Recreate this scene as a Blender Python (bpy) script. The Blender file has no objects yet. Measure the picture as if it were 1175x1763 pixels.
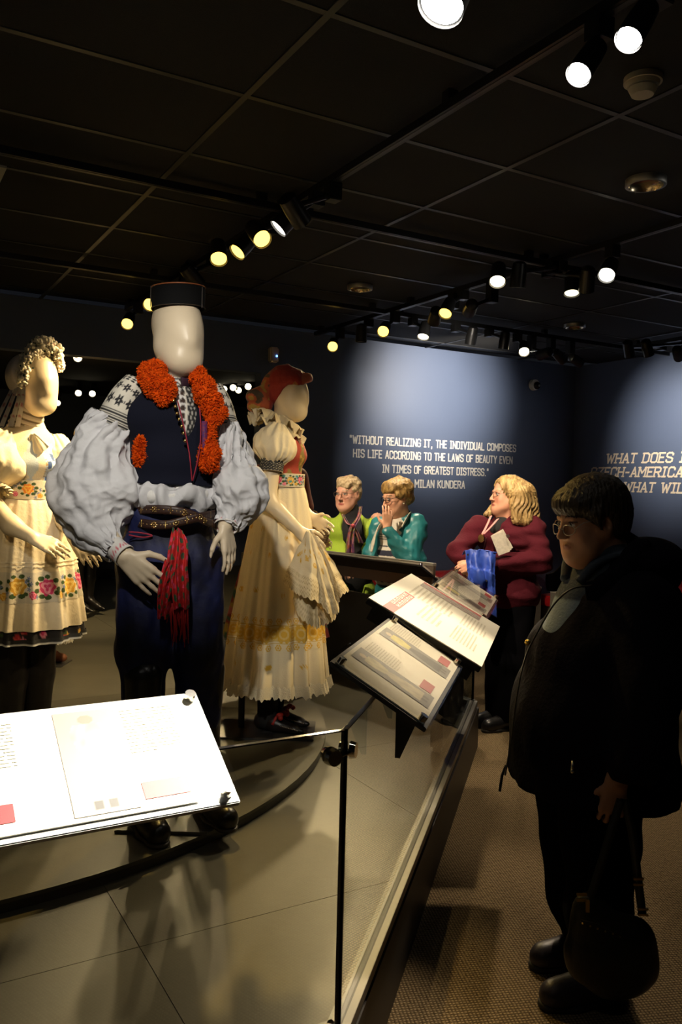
import bpy, bmesh, math, random
import numpy as np
from mathutils import Vector, Matrix

# ------------------------------------------------------------------ camera
IW, IH = 1175.0, 1763.0
F, YAW, PIT, ROL, CAMH = 1422.0, 0.52467, -0.03352, 0.024, 1.55
CX, CY = IW/2, IH/2
_cp, _sp, _cy, _sy, _cr, _sr = math.cos(PIT), math.sin(PIT), math.cos(YAW), math.sin(YAW), math.cos(ROL), math.sin(ROL)
FW = np.array([_sy*_cp, _cy*_cp, _sp]); _r = np.array([_cy, -_sy, 0.0]); _u = np.cross(_r, FW)
RT = _r*_cr + _u*_sr; UP = -_r*_sr + _u*_cr
CAM = np.array([0, 0, CAMH])
scene = bpy.context.scene
COL = scene.collection
cd = bpy.data.cameras.new('camera'); cam = bpy.data.objects.new('camera', cd); COL.objects.link(cam)
cd.sensor_fit = 'VERTICAL'; cd.sensor_height = 36.0; cd.lens = F/IH*36.0; cd.clip_start = 0.05
cam.matrix_world = Matrix(((RT[0], UP[0], -FW[0], CAM[0]), (RT[1], UP[1], -FW[1], CAM[1]), (RT[2], UP[2], -FW[2], CAM[2]), (0, 0, 0, 1)))
scene.camera = cam
# ------------------------------------------------------------------ world, exposure
w = bpy.data.worlds.new('world'); scene.world = w; w.use_nodes = True
w.node_tree.nodes['Background'].inputs[0].default_value = (0.5, 0.55, 0.7, 1)
w.node_tree.nodes['Background'].inputs[1].default_value = 0.01
vs = scene.view_settings
vs.view_transform = 'Standard'; vs.look = 'None'; vs.gamma = 1.0; vs.use_curve_mapping = False
vs.exposure = 0.15
LIGHT = 1.0        # overall lamp strength
# general low room light from the recessed downlights further back in the room
def area_light(name, loc, size, power, col):
    l = bpy.data.lights.new(name, 'AREA'); l.size = size; l.energy = power*LIGHT; l.color = col
    o = bpy.data.objects.new(name, l); COL.objects.link(o); o.location = loc; return o
def spot_light(name, loc, target, power, col, angle=40, blend=0.6, parent=None, size=0.035):
    l = bpy.data.lights.new(name, 'SPOT'); l.energy = power*LIGHT; l.color = col
    l.spot_size = math.radians(angle); l.spot_blend = blend; l.shadow_soft_size = size
    o = bpy.data.objects.new(name, l); COL.objects.link(o)
    d = Vector(target) - Vector(loc)
    o.rotation_euler = d.to_track_quat('-Z', 'Y').to_euler()
    o.location = loc
    if parent is not None:
        o.parent = parent; o.matrix_parent_inverse = parent.matrix_world.inverted() if False else Matrix.Identity(4)
        o.location = Vector(loc) - parent.location
    return o

# ------------------------------------------------------------------ pixel to place helpers
def ray(x, y): return FW + RT*(x-CX)/F - UP*(y-CY)/F
def atz(x, y, z):
    d = ray(x, y); return CAM + d*((z-CAMH)/d[2])
def aty(x, y, Y):
    d = ray(x, y); return CAM + d*(Y/d[1])
def atx(x, y, X):
    d = ray(x, y); return CAM + d*(X/d[0])
def atd(x, y, D): return CAM + ray(x, y)*D

# ------------------------------------------------------------------ materials
MATS = {}
def M(name, col=(.5,.5,.5), rough=.6, metal=0.0, spec=.5, bump=None, noise=None, vcol=False, emit=None, sheen=0.0, wave=None, trans=0.0, coat=0.0, sss=0.0, stretch=(1,1,1)):
    if name in MATS: return MATS[name]
    m = bpy.data.materials.new(name); m.use_nodes = True; nt = m.node_tree; N = nt.nodes; Lk = nt.links
    b = N['Principled BSDF']
    b.inputs['Roughness'].default_value = rough; b.inputs['Metallic'].default_value = metal
    b.inputs['Specular IOR Level'].default_value = spec
    b.inputs['Base Color'].default_value = (*col, 1)
    if sheen: b.inputs['Sheen Weight'].default_value = sheen; b.inputs['Sheen Roughness'].default_value = .4
    if coat: b.inputs['Coat Weight'].default_value = coat
    if trans: b.inputs['Transmission Weight'].default_value = trans
    if sss:
        b.inputs['Subsurface Weight'].default_value = sss; b.inputs['Subsurface Radius'].default_value = (.012,.006,.004); b.inputs['Subsurface Scale'].default_value = 1.0
    tc = N.new('ShaderNodeTexCoord'); mp = N.new('ShaderNodeMapping'); mp.inputs['Scale'].default_value = stretch
    Lk.new(tc.outputs['Object'], mp.inputs[0]); P = mp.outputs[0]
    src = None
    if vcol:
        a = N.new('ShaderNodeAttribute'); a.attribute_name = 'Col'; src = a.outputs['Color']
        Lk.new(src, b.inputs['Base Color'])
    if noise:   # (scale, amount, second colour)
        n = N.new('ShaderNodeTexNoise'); n.inputs['Scale'].default_value = noise[0]; n.inputs['Detail'].default_value = 5
        Lk.new(P, n.inputs['Vector'])
        rp = N.new('ShaderNodeMapRange'); rp.inputs[1].default_value = .35; rp.inputs[2].default_value = .65
        rp.inputs[3].default_value = 0; rp.inputs[4].default_value = noise[1]
        Lk.new(n.outputs['Fac'], rp.inputs[0])
        mx = N.new('ShaderNodeMix'); mx.data_type = 'RGBA'
        Lk.new(rp.outputs[0], mx.inputs[0])
        if src: Lk.new(src, mx.inputs[6])
        else: mx.inputs[6].default_value = (*col, 1)
        mx.inputs[7].default_value = (*noise[2], 1)
        Lk.new(mx.outputs[2], b.inputs['Base Color'])
    h = None
    if wave:    # (scale, distortion, strength)
        wv = N.new('ShaderNodeTexWave'); wv.inputs['Scale'].default_value = wave[0]; wv.inputs['Distortion'].default_value = wave[1]; wv.inputs['Detail'].default_value = 2
        Lk.new(P, wv.inputs['Vector'])
        bp = N.new('ShaderNodeBump'); bp.inputs['Strength'].default_value = wave[2]; bp.inputs['Distance'].default_value = .01
        Lk.new(wv.outputs['Fac'], bp.inputs['Height']); h = bp
    if bump:    # (scale, strength)
        n2 = N.new('ShaderNodeTexNoise'); n2.inputs['Scale'].default_value = bump[0]; n2.inputs['Detail'].default_value = 4
        Lk.new(P, n2.inputs['Vector'])
        bp2 = N.new('ShaderNodeBump'); bp2.inputs['Strength'].default_value = bump[1]; bp2.inputs['Distance'].default_value = .01
        Lk.new(n2.outputs['Fac'], bp2.inputs['Height'])
        if h: Lk.new(h.outputs[0], bp2.inputs['Normal'])
        h = bp2
    if h: Lk.new(h.outputs[0], b.inputs['Normal'])
    if emit:
        b.inputs['Emission Color'].default_value = (*emit[0], 1); b.inputs['Emission Strength'].default_value = emit[1]
    MATS[name] = m; return m

def glass_mat(name, tint=(.93,.95,.93), refl=1.0, rough=0.0):
    if name in MATS: return MATS[name]
    m = bpy.data.materials.new(name); m.use_nodes = True; nt = m.node_tree; N = nt.nodes; Lk = nt.links
    N.remove(N['Principled BSDF']); out = N['Material Output']
    t = N.new('ShaderNodeBsdfTransparent'); t.inputs[0].default_value = (*tint, 1)
    g = N.new('ShaderNodeBsdfGlossy'); g.inputs['Roughness'].default_value = rough; g.inputs[0].default_value = (refl, refl, refl, 1)
    f = N.new('ShaderNodeFresnel'); f.inputs[0].default_value = 1.45
    ge = N.new('ShaderNodeNewGeometry'); iv = N.new('ShaderNodeMath'); iv.operation = 'SUBTRACT'; iv.inputs[0].default_value = 1.0; Lk.new(ge.outputs['Backfacing'], iv.inputs[1])
    mu = N.new('ShaderNodeMath'); mu.operation = 'MULTIPLY'; Lk.new(f.outputs[0], mu.inputs[0]); Lk.new(iv.outputs[0], mu.inputs[1])
    mx = N.new('ShaderNodeMixShader'); Lk.new(mu.outputs[0], mx.inputs[0]); Lk.new(t.outputs[0], mx.inputs[1]); Lk.new(g.outputs[0], mx.inputs[2])
    Lk.new(mx.outputs[0], out.inputs[0]); MATS[name] = m; return m

# ------------------------------------------------------------------ object helpers
def link(name, me, mat=None, parent=None, smooth=False):
    o = bpy.data.objects.new(name, me); COL.objects.link(o)
    if mat is not None and len(me.materials) == 0: me.materials.append(mat)
    if parent is not None: o.parent = parent
    if smooth and len(me.polygons): me.polygons.foreach_set('use_smooth', [True]*len(me.polygons))
    return o
def tag(o, label=None, cat=None, group=None, kind=None):
    if label: o['label'] = label
    if cat: o['category'] = cat
    if group: o['group'] = group
    if kind: o['kind'] = kind
    return o
def empty(name, loc, label=None, cat=None, group=None, kind=None, rz=0.0):
    o = bpy.data.objects.new(name, None); COL.objects.link(o); o.location = loc; o.rotation_euler = (0, 0, rz)
    o.empty_display_size = .1
    return tag(o, label, cat, group, kind)
def mesh(name, V, Fc):
    me = bpy.data.meshes.new(name); me.from_pydata([tuple(map(float, v)) for v in V], [], [tuple(int(i) for i in f) for f in Fc]); me.update(); return me
def setcol(me, C):
    a = me.color_attributes.new('Col', 'FLOAT_COLOR', 'POINT')
    C = np.asarray(C, dtype=np.float32)
    if C.shape[1] == 3: C = np.c_[C, np.ones(len(C), np.float32)]
    a.data.foreach_set('color', C.ravel())
class MB:
    """collects simple shapes into one mesh"""
    def __init__(s): s.V = []; s.F = []
    def add(s, V, Fc):
        b = len(s.V); s.V += [tuple(map(float, v)) for v in V]; s.F += [tuple(b+i for i in f) for f in Fc]; return s
    def box(s, c, h, R=None):
        c = np.array(c, float); R = np.eye(3) if R is None else np.array(R)
        pts = [c + R @ (np.array([i, j, k])*np.array(h)) for k in (-1, 1) for j in (-1, 1) for i in (-1, 1)]
        return s.add(pts, [(0,2,3,1), (4,5,7,6), (0,1,5,4), (2,6,7,3), (0,4,6,2), (1,3,7,5)])
    def box2(s, lo, hi): lo, hi = np.array(lo, float), np.array(hi, float); return s.box((lo+hi)/2, (hi-lo)/2)
    def cyl(s, a, b, r, r2=None, n=16, cap=True):
        a, b = np.array(a, float), np.array(b, float); r2 = r if r2 is None else r2
        d = (b-a)/np.linalg.norm(b-a); t = np.array([1, 0, 0]) if abs(d[0]) < .8 else np.array([0, 1, 0])
        e1 = np.cross(d, t); e1 /= np.linalg.norm(e1); e2 = np.cross(d, e1)
        V = []
        for p, q in ((a, r), (b, r2)):
            for i in range(n):
                an = 2*math.pi*i/n; V.append(p + q*(math.cos(an)*e1 + math.sin(an)*e2))
        Fc = [(i, (i+1) % n, n+(i+1) % n, n+i) for i in range(n)]
        if cap: Fc += [tuple(range(n-1, -1, -1)), tuple(range(n, 2*n))]
        return s.add(V, Fc)
    def prism(s, poly, z0, z1):
        n = len(poly); V = [(p[0], p[1], z0) for p in poly] + [(p[0], p[1], z1) for p in poly]
        return s.add(V, [tuple(range(n-1, -1, -1)), tuple(range(n, 2*n))] + [(i, (i+1) % n, n+(i+1) % n, n+i) for i in range(n)])
    def quad(s, a, b, c, d): return s.add([a, b, c, d], [(0, 1, 2, 3)])
    def ball(s, c, r, n=10, m=7, sc=(1,1,1)):
        V = []; Fc = []
        for j in range(m+1):
            ph = math.pi*j/m
            for i in range(n):
                th = 2*math.pi*i/n; V.append((c[0]+r*sc[0]*math.sin(ph)*math.cos(th), c[1]+r*sc[1]*math.sin(ph)*math.sin(th), c[2]+r*sc[2]*math.cos(ph)))
        for j in range(m):
            for i in range(n): Fc.append((j*n+i, (j+1)*n+i, (j+1)*n+(i+1) % n, j*n+(i+1) % n))
        return s.add(V, Fc)
    def tube(s, pts, r, n=8, cap=True, closed=False):
        pts = [np.array(p, float) for p in pts]; k = len(pts); rr = r if hasattr(r, '__len__') else [r]*k
        V = []; Fc = []; e1 = None
        for i, p in enumerate(pts):
            t = pts[min(i+1, k-1)] - pts[max(i-1, 0)] if not closed else pts[(i+1) % k]-pts[i-1]
            t = t/(np.linalg.norm(t)+1e-9)
            if e1 is None:
                a = np.array([0, 0, 1.]) if abs(t[2]) < .9 else np.array([1., 0, 0]); e1 = np.cross(t, a)
            e1 = e1 - t*(e1@t); e1 /= np.linalg.norm(e1)+1e-9; e2 = np.cross(t, e1)
            for q in range(n):
                an = 2*math.pi*q/n; V.append(p + rr[i]*(math.cos(an)*e1+math.sin(an)*e2))
        for i in range(k if closed else k-1):
            j = (i+1) % k
            for q in range(n): Fc.append((i*n+q, i*n+(q+1) % n, j*n+(q+1) % n, j*n+q))
        if cap and not closed: Fc += [tuple(range(n-1, -1, -1)), tuple((k-1)*n+q for q in range(n))]
        return s.add(V, Fc)
    def obj(s, name, mat, parent=None, smooth=False, bevel=0, wn=True):
        me = mesh(name, s.V, s.F); o = link(name, me, mat, parent, smooth)
        bm = bmesh.new(); bm.from_mesh(me); bmesh.ops.recalc_face_normals(bm, faces=bm.faces)
        if bevel: bmesh.ops.bevel(bm, geom=bm.edges[:], offset=bevel, segments=2, affect='EDGES', clamp_overlap=True)
        bm.to_mesh(me); bm.free(); me.update()
        if smooth == 'auto': 
            me.polygons.foreach_set('use_smooth', [True]*len(me.polygons)); me.set_sharp_from_angle(angle=math.radians(40))
        return o
def seg2(p, q, thick, z0, z1, mb=None):
    """wall-like slab between two plan points"""
    mb = mb or MB(); p, q = np.array(p, float), np.array(q, float); d = (q-p)/np.linalg.norm(q-p); n = np.array([-d[1], d[0]])*thick/2
    return mb.prism([p-n, q-n, q+n, p+n], z0, z1)

# ------------------------------------------------------------------ stroke lettering
GL = {
'A': [[(0,0),(.5,1),(1,0)], [(.17,.32),(.83,.32)]],
'B': [[(0,0),(0,1),(.7,1),(.95,.9),(.95,.63),(.72,.53),(0,.53)], [(.72,.53),(1,.42),(1,.12),(.72,0),(0,0)]],
'C': [[(1,.76),(1,.88),(.75,1),(.25,1),(0,.88),(0,.12),(.25,0),(.75,0),(1,.12),(1,.24)]],
'D': [[(0,0),(0,1),(.65,1),(1,.84),(1,.16),(.65,0),(0,0)]],
'E': [[(1,1),(0,1),(0,0),(1,0)], [(0,.52),(.8,.52)]],
'F': [[(1,1),(0,1),(0,0)], [(0,.52),(.8,.52)]],
'G': [[(1,.78),(1,.88),(.75,1),(.25,1),(0,.88),(0,.12),(.25,0),(.75,0),(1,.12),(1,.48),(.55,.48)]],
'H': [[(0,0),(0,1)], [(1,0),(1,1)], [(0,.5),(1,.5)]],
'I': [[(.5,0),(.5,1)], [(.05,0),(.95,0)], [(.05,1),(.95,1)]],
'K': [[(0,0),(0,1)], [(1,1),(0,.45)], [(.28,.58),(1,0)]],
'L': [[(0,1),(0,0),(1,0)]],
'M': [[(0,0),(0,1),(.5,.4),(1,1),(1,0)]],
'N': [[(0,0),(0,1),(1,0),(1,1)]],
'O': [[(.25,0),(0,.12),(0,.88),(.25,1),(.75,1),(1,.88),(1,.12),(.75,0),(.25,0)]],
'P': [[(0,0),(0,1),(.72,1),(1,.88),(1,.58),(.72,.47),(0,.47)]],
'R': [[(0,0),(0,1),(.72,1),(1,.88),(1,.6),(.72,.49),(0,.49)], [(.55,.49),(1,0)]],
'S': [[(1,.78),(1,.88),(.75,1),(.25,1),(0,.88),(0,.64),(.22,.54),(.78,.46),(1,.36),(1,.12),(.75,0),(.25,0),(0,.12),(0,.22)]],
'T': [[(0,1),(1,1)], [(.5,1),(.5,0)]],
'U': [[(0,1),(0,.12),(.25,0),(.75,0),(1,.12),(1,1)]],
'V': [[(0,1),(.5,0),(1,1)]],
'W': [[(0,1),(.25,0),(.5,.8),(.75,0),(1,1)]],
'Y': [[(0,1),(.5,.45),(1,1)], [(.5,.45),(.5,0)]],
'Z': [[(0,1),(1,1),(0,0),(1,0)]],
'-': [[(.1,.45),(.9,.45)]], '.': [[(.4,0),(.6,0)]], ',': [[(.55,.05),(.3,-.2)]],
'"': [[(.25,1),(.25,.78)], [(.75,1),(.75,.78)]], ' ': []}
WD = {'I': .62, 'W': 1.35, 'M': 1.2, '.': .35, ',': .35, '"': .6, ' ': .5, '-': .7, 'L': .85, 'E': .85, 'F': .85}
SLAB = {'A': [(0,0),(1,0)], 'H': [(0,0),(0,1),(1,0),(1,1)], 'T': [(.5,0)], 'W': [(0,1),(1,1)], 'M': [(0,0),(1,0),(0,1),(1,1)], 'D': [(0,0),(0,1)], 'E': [(0,0),(0,1)], 'R': [(0,0),(0,1),(1,0)], 'L': [(0,1),(0,0)], 'N': [(0,0),(0,1),(1,1)]}
def lettering(text, cap, width, stroke, slant=0.0, slab=False):
    """flat lettering in the plane (x right, y up), baseline from x = 0 to x = width"""
    adv = [WD.get(c, 1.0) for c in text]; gap = .42; tot = sum(adv) + gap*(len(text)-1); u = width/tot
    V = []; Fc = []; x = 0.0; lay = 0
    def bar(p, q, wd):
        nonlocal lay
        p = np.array(p); q = np.array(q); d = q-p; L = np.hypot(*d)
        if L < 1e-6: return
        d = d/L; n = np.array([-d[1], d[0]])*wd/2; p = p-d*wd*.42; q = q+d*wd*.42; b = len(V)
        for t in (p-n, q-n, q+n, p+n): V.append((t[0]+slant*t[1], t[1], .0015+lay*2e-6))
        Fc.append((b, b+1, b+2, b+3)); lay += 1
    for c, a in zip(text, adv):
        for pl in GL[c]:
            for p, q in zip(pl[:-1], pl[1:]):
                bar((x+p[0]*a*u, p[1]*cap), (x+q[0]*a*u, q[1]*cap), stroke)
        if slab:
            for sx, sy in SLAB.get(c, []):
                bar((x+(sx*a-.2)*u, sy*cap), (x+(sx*a+.2)*u, sy*cap), stroke*.8)
        x += (a+gap)*u
    return np.array(V), Fc
def sr(r, g, b):
    return tuple(((c/255)/12.92 if c <= 10 else ((c/255+.055)/1.055)**2.4) for c in (r, g, b))
ZC = 2.93                     # ceiling
YB, XR = 6.75, 6.9            # quote wall, right wall
XL, YN = -2.6, -2.6           # far left and behind the camera
XJ = 3.05                     # left end of the quote wall, where the opening begins
PF = 0.25                     # display platform height
YF, ZF, XF = 10.9, 2.62, 5.6  # the room beyond the opening
m_wall = M('blue_wall_paint', (.088,.118,.20), .55, bump=(60,.03), noise=(3,.25,(.078,.105,.182)))
m_black = M('black_paint', (.012,.012,.013), .45)
m_tile = M('ceiling_tile_black', (.015,.0145,.014), .85, spec=.3, bump=(260,.25), noise=(120,.5,(.010,.010,.0095)))
m_grid = M('ceiling_grid_black', (.03,.029,.026), .4)
def carpet_mat():
    m = bpy.data.materials.new('ribbed_carpet'); m.use_nodes = True; nt = m.node_tree; N = nt.nodes; Lk = nt.links; b = N['Principled BSDF']
    b.inputs['Roughness'].default_value = .95; b.inputs['Specular IOR Level'].default_value = .1
    tc = N.new('ShaderNodeTexCoord'); mp = N.new('ShaderNodeMapping'); mp.inputs['Rotation'].default_value = (0, 0, .35); Lk.new(tc.outputs['Object'], mp.inputs[0])
    wv = N.new('ShaderNodeTexWave'); wv.inputs['Scale'].default_value = 28; wv.inputs['Distortion'].default_value = .6; wv.inputs['Detail'].default_value = 1
    wv2 = N.new('ShaderNodeTexWave'); wv2.bands_direction = 'Y'; wv2.inputs['Scale'].default_value = 28; wv2.inputs['Distortion'].default_value = 1.0
    nz = N.new('ShaderNodeTexNoise'); nz.inputs['Scale'].default_value = 90; nz.inputs['Detail'].default_value = 3
    for q in (wv, wv2, nz): Lk.new(mp.outputs[0], q.inputs['Vector'])
    mu = N.new('ShaderNodeMath'); mu.operation = 'MULTIPLY'; Lk.new(wv.outputs['Fac'], mu.inputs[0]); Lk.new(wv2.outputs['Fac'], mu.inputs[1])
    ad = N.new('ShaderNodeMath'); ad.operation = 'MULTIPLY_ADD'; ad.inputs[1].default_value = .8; Lk.new(nz.outputs['Fac'], ad.inputs[0]); Lk.new(mu.outputs[0], ad.inputs[2])
    cr = N.new('ShaderNodeValToRGB'); e = cr.color_ramp.elements; e[0].position = .25; e[0].color = (.055,.036,.018,1); e[1].position = 1.0; e[1].color = (.34,.25,.14,1)
    Lk.new(ad.outputs[0], cr.inputs[0]); Lk.new(cr.outputs[0], b.inputs['Base Color'])
    bp = N.new('ShaderNodeBump'); bp.inputs['Strength'].default_value = .6; bp.inputs['Distance'].default_value = .006; Lk.new(ad.outputs[0], bp.inputs['Height']); Lk.new(bp.outputs[0], b.inputs['Normal'])
    return m
m_carpet = carpet_mat()
m_plat = M('grey_platform_board', (.10,.092,.064), .42, spec=.4, bump=(40,.05), noise=(6,.5,(.08,.073,.052)))
m_platside = M('dark_platform_side', (.018,.015,.013), .5)
m_steel = M('brushed_steel', (.22,.215,.2), .5, .85)
m_chrome = M('polished_chrome', (.75,.72,.66), .12, 1.0)
m_glass = glass_mat('clear_glass', (.93,.945,.93))
m_glassedge = M('glass_edge', (.004,.006,.012), .15)

# ---- floor, walls
tag(MB().box2((XL, YN, -.05), (XR, YB, 0)).obj('floor', m_carpet), 'brown ribbed carpet around the display platform', 'floor', kind='structure')
def wall(name, lo, hi, label):
    return tag(MB().box2(lo, hi).obj(name, m_wall), label, 'wall', kind='structure')
wall_back = wall('wall_back', (XJ, YB, 0), (XR+.1, YB+.12, ZC), 'blue wall with the white quotation lettering')
wall_right = wall('wall_right', (XR, YN, 0), (XR+.1, YB, ZC), 'blue side wall with slanted cream lettering')
wall('wall_left', (XL-.1, YN, 0), (XL, YF, ZC), 'blue wall outside the frame on the left')
wall('wall_near', (XL, YN-.1, 0), (XR, YN, ZC), 'blue wall behind the viewpoint')
wall('wall_header', (XL, YB, 2.52), (XJ, YB+.12, ZC), 'dark blue header above the wide opening')
wall('wall_far', (XL, YF, 0), (XF, YF+.1, ZC), 'far blue wall seen through the opening')
wall('wall_beyond', (XF, YB+.12, 0), (XF+.1, YF, ZC), 'side wall of the far gallery')
tag(MB().box2((XL, YF-.015, PF), (XF, YF, PF+.11)).obj('baseboard_far', M('baseboard_grey', (.05,.05,.05), .5)), 'dark grey baseboard under the far blue wall', 'baseboard', kind='structure')
tag(MB().box2((XJ, YB-.012, 0), (XR, YB, .1)).obj('baseboard_back', MATS['baseboard_grey']), 'dark baseboard under the quotation wall', 'baseboard', kind='structure')
tag(MB().box2((XL, YB+.12, ZF), (XF, YF, ZF+.05)).obj('ceiling_far', m_tile), 'dark ceiling of the far gallery', 'ceiling', kind='structure')

# ---- ceiling with lay-in tiles and grid
ceiling = tag(MB().box2((XL, YN, ZC+.03), (XR, YB, ZC+.1)).obj('ceiling', m_black), 'black suspended ceiling of lay-in tiles', 'ceiling', kind='structure')
GX0, GY0, TX, TY = 1.175, 2.78, 1.22, .61
tile_me = MB().box((0, 0, 0), (TX/2-.013, TY/2-.013, .008)).obj('ceiling_tile', m_tile, ceiling).data
first = bpy.data.objects['ceiling_tile']; used = False
ix = range(-2, 5); iy = range(-5, 7)
for i in ix:
    for j in iy:
        cxp, cyp = GX0+(i+.5)*TX, GY0+(j+.5)*TY
        if cxp > XR-.2 or cyp > YB-.1 or cxp < XL: continue
        if not used: o = first; used = True
        else: o = first.copy(); COL.objects.link(o)
        o.location = (cxp, cyp, ZC+.006)
g = MB()
for i in range(-2, 6):
    x = GX0+i*TX
    if XL < x < XR: MB.box2(g, (x-.012, YN, ZC-.006), (x+.012, YB, ZC+.002))
g.obj('ceiling_runner', m_grid, ceiling)
g = MB()
for j in range(-6, 8):
    y = GY0+j*TY
    if YN < y < YB: MB.box2(g, (XL, y-.012, ZC-.0055), (XR, y+.012, ZC+.0025))
g.obj('ceiling_cross_tee', m_grid, ceiling)

# ---- display platform (part of an octagon) with boards
C0, C1, C2, C3 = (.968, 1.63), (3.15, 3.82), (2.93, 5.35), (2.93, YB)
plat = tag(MB().prism([(XL+.01, 1.60), (.98, 1.60), (3.19, 3.81), (2.97, 5.36), (2.97, YB), (XL+.01, YB)], 0, PF-.012).obj('display_platform', m_platside), 'raised grey display platform behind the glass barrier', 'platform')
tag(MB().box2((XL, YB, 0), (XF, YF, PF-.012)).obj('floor_far', m_plat), 'grey floor of the far gallery', 'floor', kind='structure')
def clip_poly(poly, a, b, c):      # keep a*x+b*y <= c
    out = []
    for k in range(len(poly)):
        p, q = poly[k], poly[(k+1) % len(poly)]; dp, dq = a*p[0]+b*p[1]-c, a*q[0]+b*q[1]-c
        if dp <= 0: out.append(p)
        if dp*dq < 0:
            t = dp/(dp-dq); out.append((p[0]+(q[0]-p[0])*t, p[1]+(q[1]-p[1])*t))
    return out
gapb = .0012
for i in range(-2, 4):
    for j in range(0, 8):
        x0, y0 = -.55+i*1.22, 1.0+j*1.22
        poly = [(x0+gapb, y0+gapb), (x0+1.22-gapb, y0+gapb), (x0+1.22-gapb, y0+1.22-gapb), (x0+gapb, y0+1.22-gapb)]
        poly = clip_poly(poly, -1, 0, 2.585); poly = clip_poly(poly, 0, -1, -1.61) if len(poly) > 2 else poly
        if len(poly) < 3: continue
        poly = clip_poly(poly, 1, -1, -.64) if y0 < 4 else poly
        if len(poly) < 3: continue
        poly = clip_poly(poly, 1.53, .22, 1.53*3.17+.22*3.82) if y0 < 6 else poly
        if len(poly) >= 3: poly = clip_poly(poly, 1, 0, 2.96 if y0 < 6 else 4.6)
        if len(poly) < 3: continue
        MB().prism(poly, PF-.012, PF).obj('floor_board', m_plat, plat)
# round turntable discs
def disc(c, r, a0, a1, label):
    root = empty('display_disc', (c[0], c[1], PF), label, 'disc', 'low round display discs')
    n = 96; pts = [(r*math.cos(2*math.pi*k/n), r*math.sin(2*math.pi*k/n)) for k in range(n)]
    MB().prism(pts, .032, .045).obj('disc_top', m_plat, root)
    MB().prism([(p[0]*.997, p[1]*.997) for p in pts], .001, .032).obj('disc_rim', M('disc_rim_dark', (.035,.035,.034), .4), root)
    return root
DZ = PF+.045
disc((.244, 4.627), 2.057, 0, 0, 'large low round grey disc under the embroidered costume mannequins')
disc((.75, 8.55), 1.32, 0, 0, 'low round grey disc under the far mannequin in heeled boots')

# ---- glass barrier
def glass_run(p, q, label, z0=PF+.03, z1=.98, shoe=True, end=True):
    p, q = np.array(p, float), np.array(q, float); d = (q-p)/np.linalg.norm(q-p)
    root = empty('glass_barrier', (p[0], p[1], PF), label, 'barrier', 'glass barrier panels')
    l = lambda a: np.array(a)-p
    seg2(l(p+d*.006), l(q-d*.006), .012, z0-PF, z1-PF).obj('glass_pane', m_glass, root)
    MB().box2((0,0,0),(0,0,0))
    e = MB()
    seg2(l(p+d*.003), l(p+d*.006), .0125, z0-PF, z1-PF, e)
    seg2(l(q-d*.006), l(q-d*.003), .0125, z0-PF, z1-PF, e)
    seg2(l(p+d*.003), l(q-d*.003), .0125, z1-PF, z1-PF+.003, e)
    e.obj('polished_edge', m_glassedge, root)
    n = np.array([-d[1], d[0]])
    if shoe:
        b = MB()
        seg2(l(p)-n*.018, l(q)-n*.018, .02, 0, .032, b); seg2(l(p)+n*.018, l(q)+n*.018, .02, 0, .032, b)
        b.obj('base_channel', m_steel, root, bevel=.001)
        seg2(l(p), l(q), .016, 0, .03).obj('gasket', m_black, root)
    return root
glass_run((-2.55, 1.63), C0, 'clear glass barrier pane along the near edge of the platform')
gb = glass_run(C0, C1, 'clear glass barrier pane running diagonally beside the carpet aisle')
glass_run(C1, C2, 'clear glass barrier pane in front of the two women at the far rail')
# corner connector
conn = empty('glass_clamp', (C0[0], C0[1], .925), 'steel clamp joining two glass panes at the corner', 'clamp')
dd = np.array([C1[0]-C0[0], C1[1]-C0[1]]); dd /= np.linalg.norm(dd)
for dv, nm in ((np.array([-1, 0]), 'plain_disc'), (dd, 'domed_disc')):
    nrm = np.array([dv[1], -dv[0]]) if nm == 'domed_disc' else np.array([0, -1]); pos = dv*.035
    mb = MB()
    for s in (-1, 1):
        a = np.append(pos+nrm*.006*s, 0); b_ = np.append(pos+nrm*.02*s, 0); mb.cyl(a, b_, .021, .018, 24)
    mb.obj(nm, m_chrome, conn, smooth='auto')
MB().cyl((-.035, -.012, 0), (dd[0]*.035+dd[1]*.012, dd[1]*.035-dd[0]*.012, 0), .008).obj('link_bar', m_chrome, conn)

# ---- wall lettering
m_let = M('white_vinyl_lettering', (.82,.80,.74), .6)
m_let2 = M('cream_vinyl_lettering', (.80,.68,.52), .6)
for text, x0, x1, yb in (('"WITHOUT REALIZING IT, THE INDIVIDUAL COMPOSES', 602, 888, 762.5), ('HIS LIFE ACCORDING TO THE LAWS OF BEAUTY EVEN', 608.5, 882, 786.5), ('IN TIMES OF GREATEST DISTRESS."', 658.7, 841, 813), ('- MILAN KUNDERA', 704, 800, 838.5)):
    A = aty(x0, yb, YB); B = aty(x1, yb+(x1-x0)*.05*(835-yb)/72.0*.9, YB)
    V, Fc = lettering(text, .071, B[0]-A[0], .0125)
    link('lettering', mesh('lettering', [(A[0]+v[0], YB-v[2]-.002, A[2]+v[1]) for v in V], Fc), m_let, wall_back)
for text, wid, x0, yb in (('WHAT DOES IT', 1.06, 1045, 797), ('CZECH-AMERICAN', 1.26, 1018, 820), ('WHAT WILL', .80, 1075, 846)):
    A = atx(x0, yb, XR)
    V, Fc = lettering(text, .092, wid, .018, slant=.22, slab=True)
    link('lettering', mesh('lettering', [(XR-v[2]-.002, A[1]-v[0], A[2]+v[1]) for v in V], Fc), m_let2, wall_right)

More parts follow.
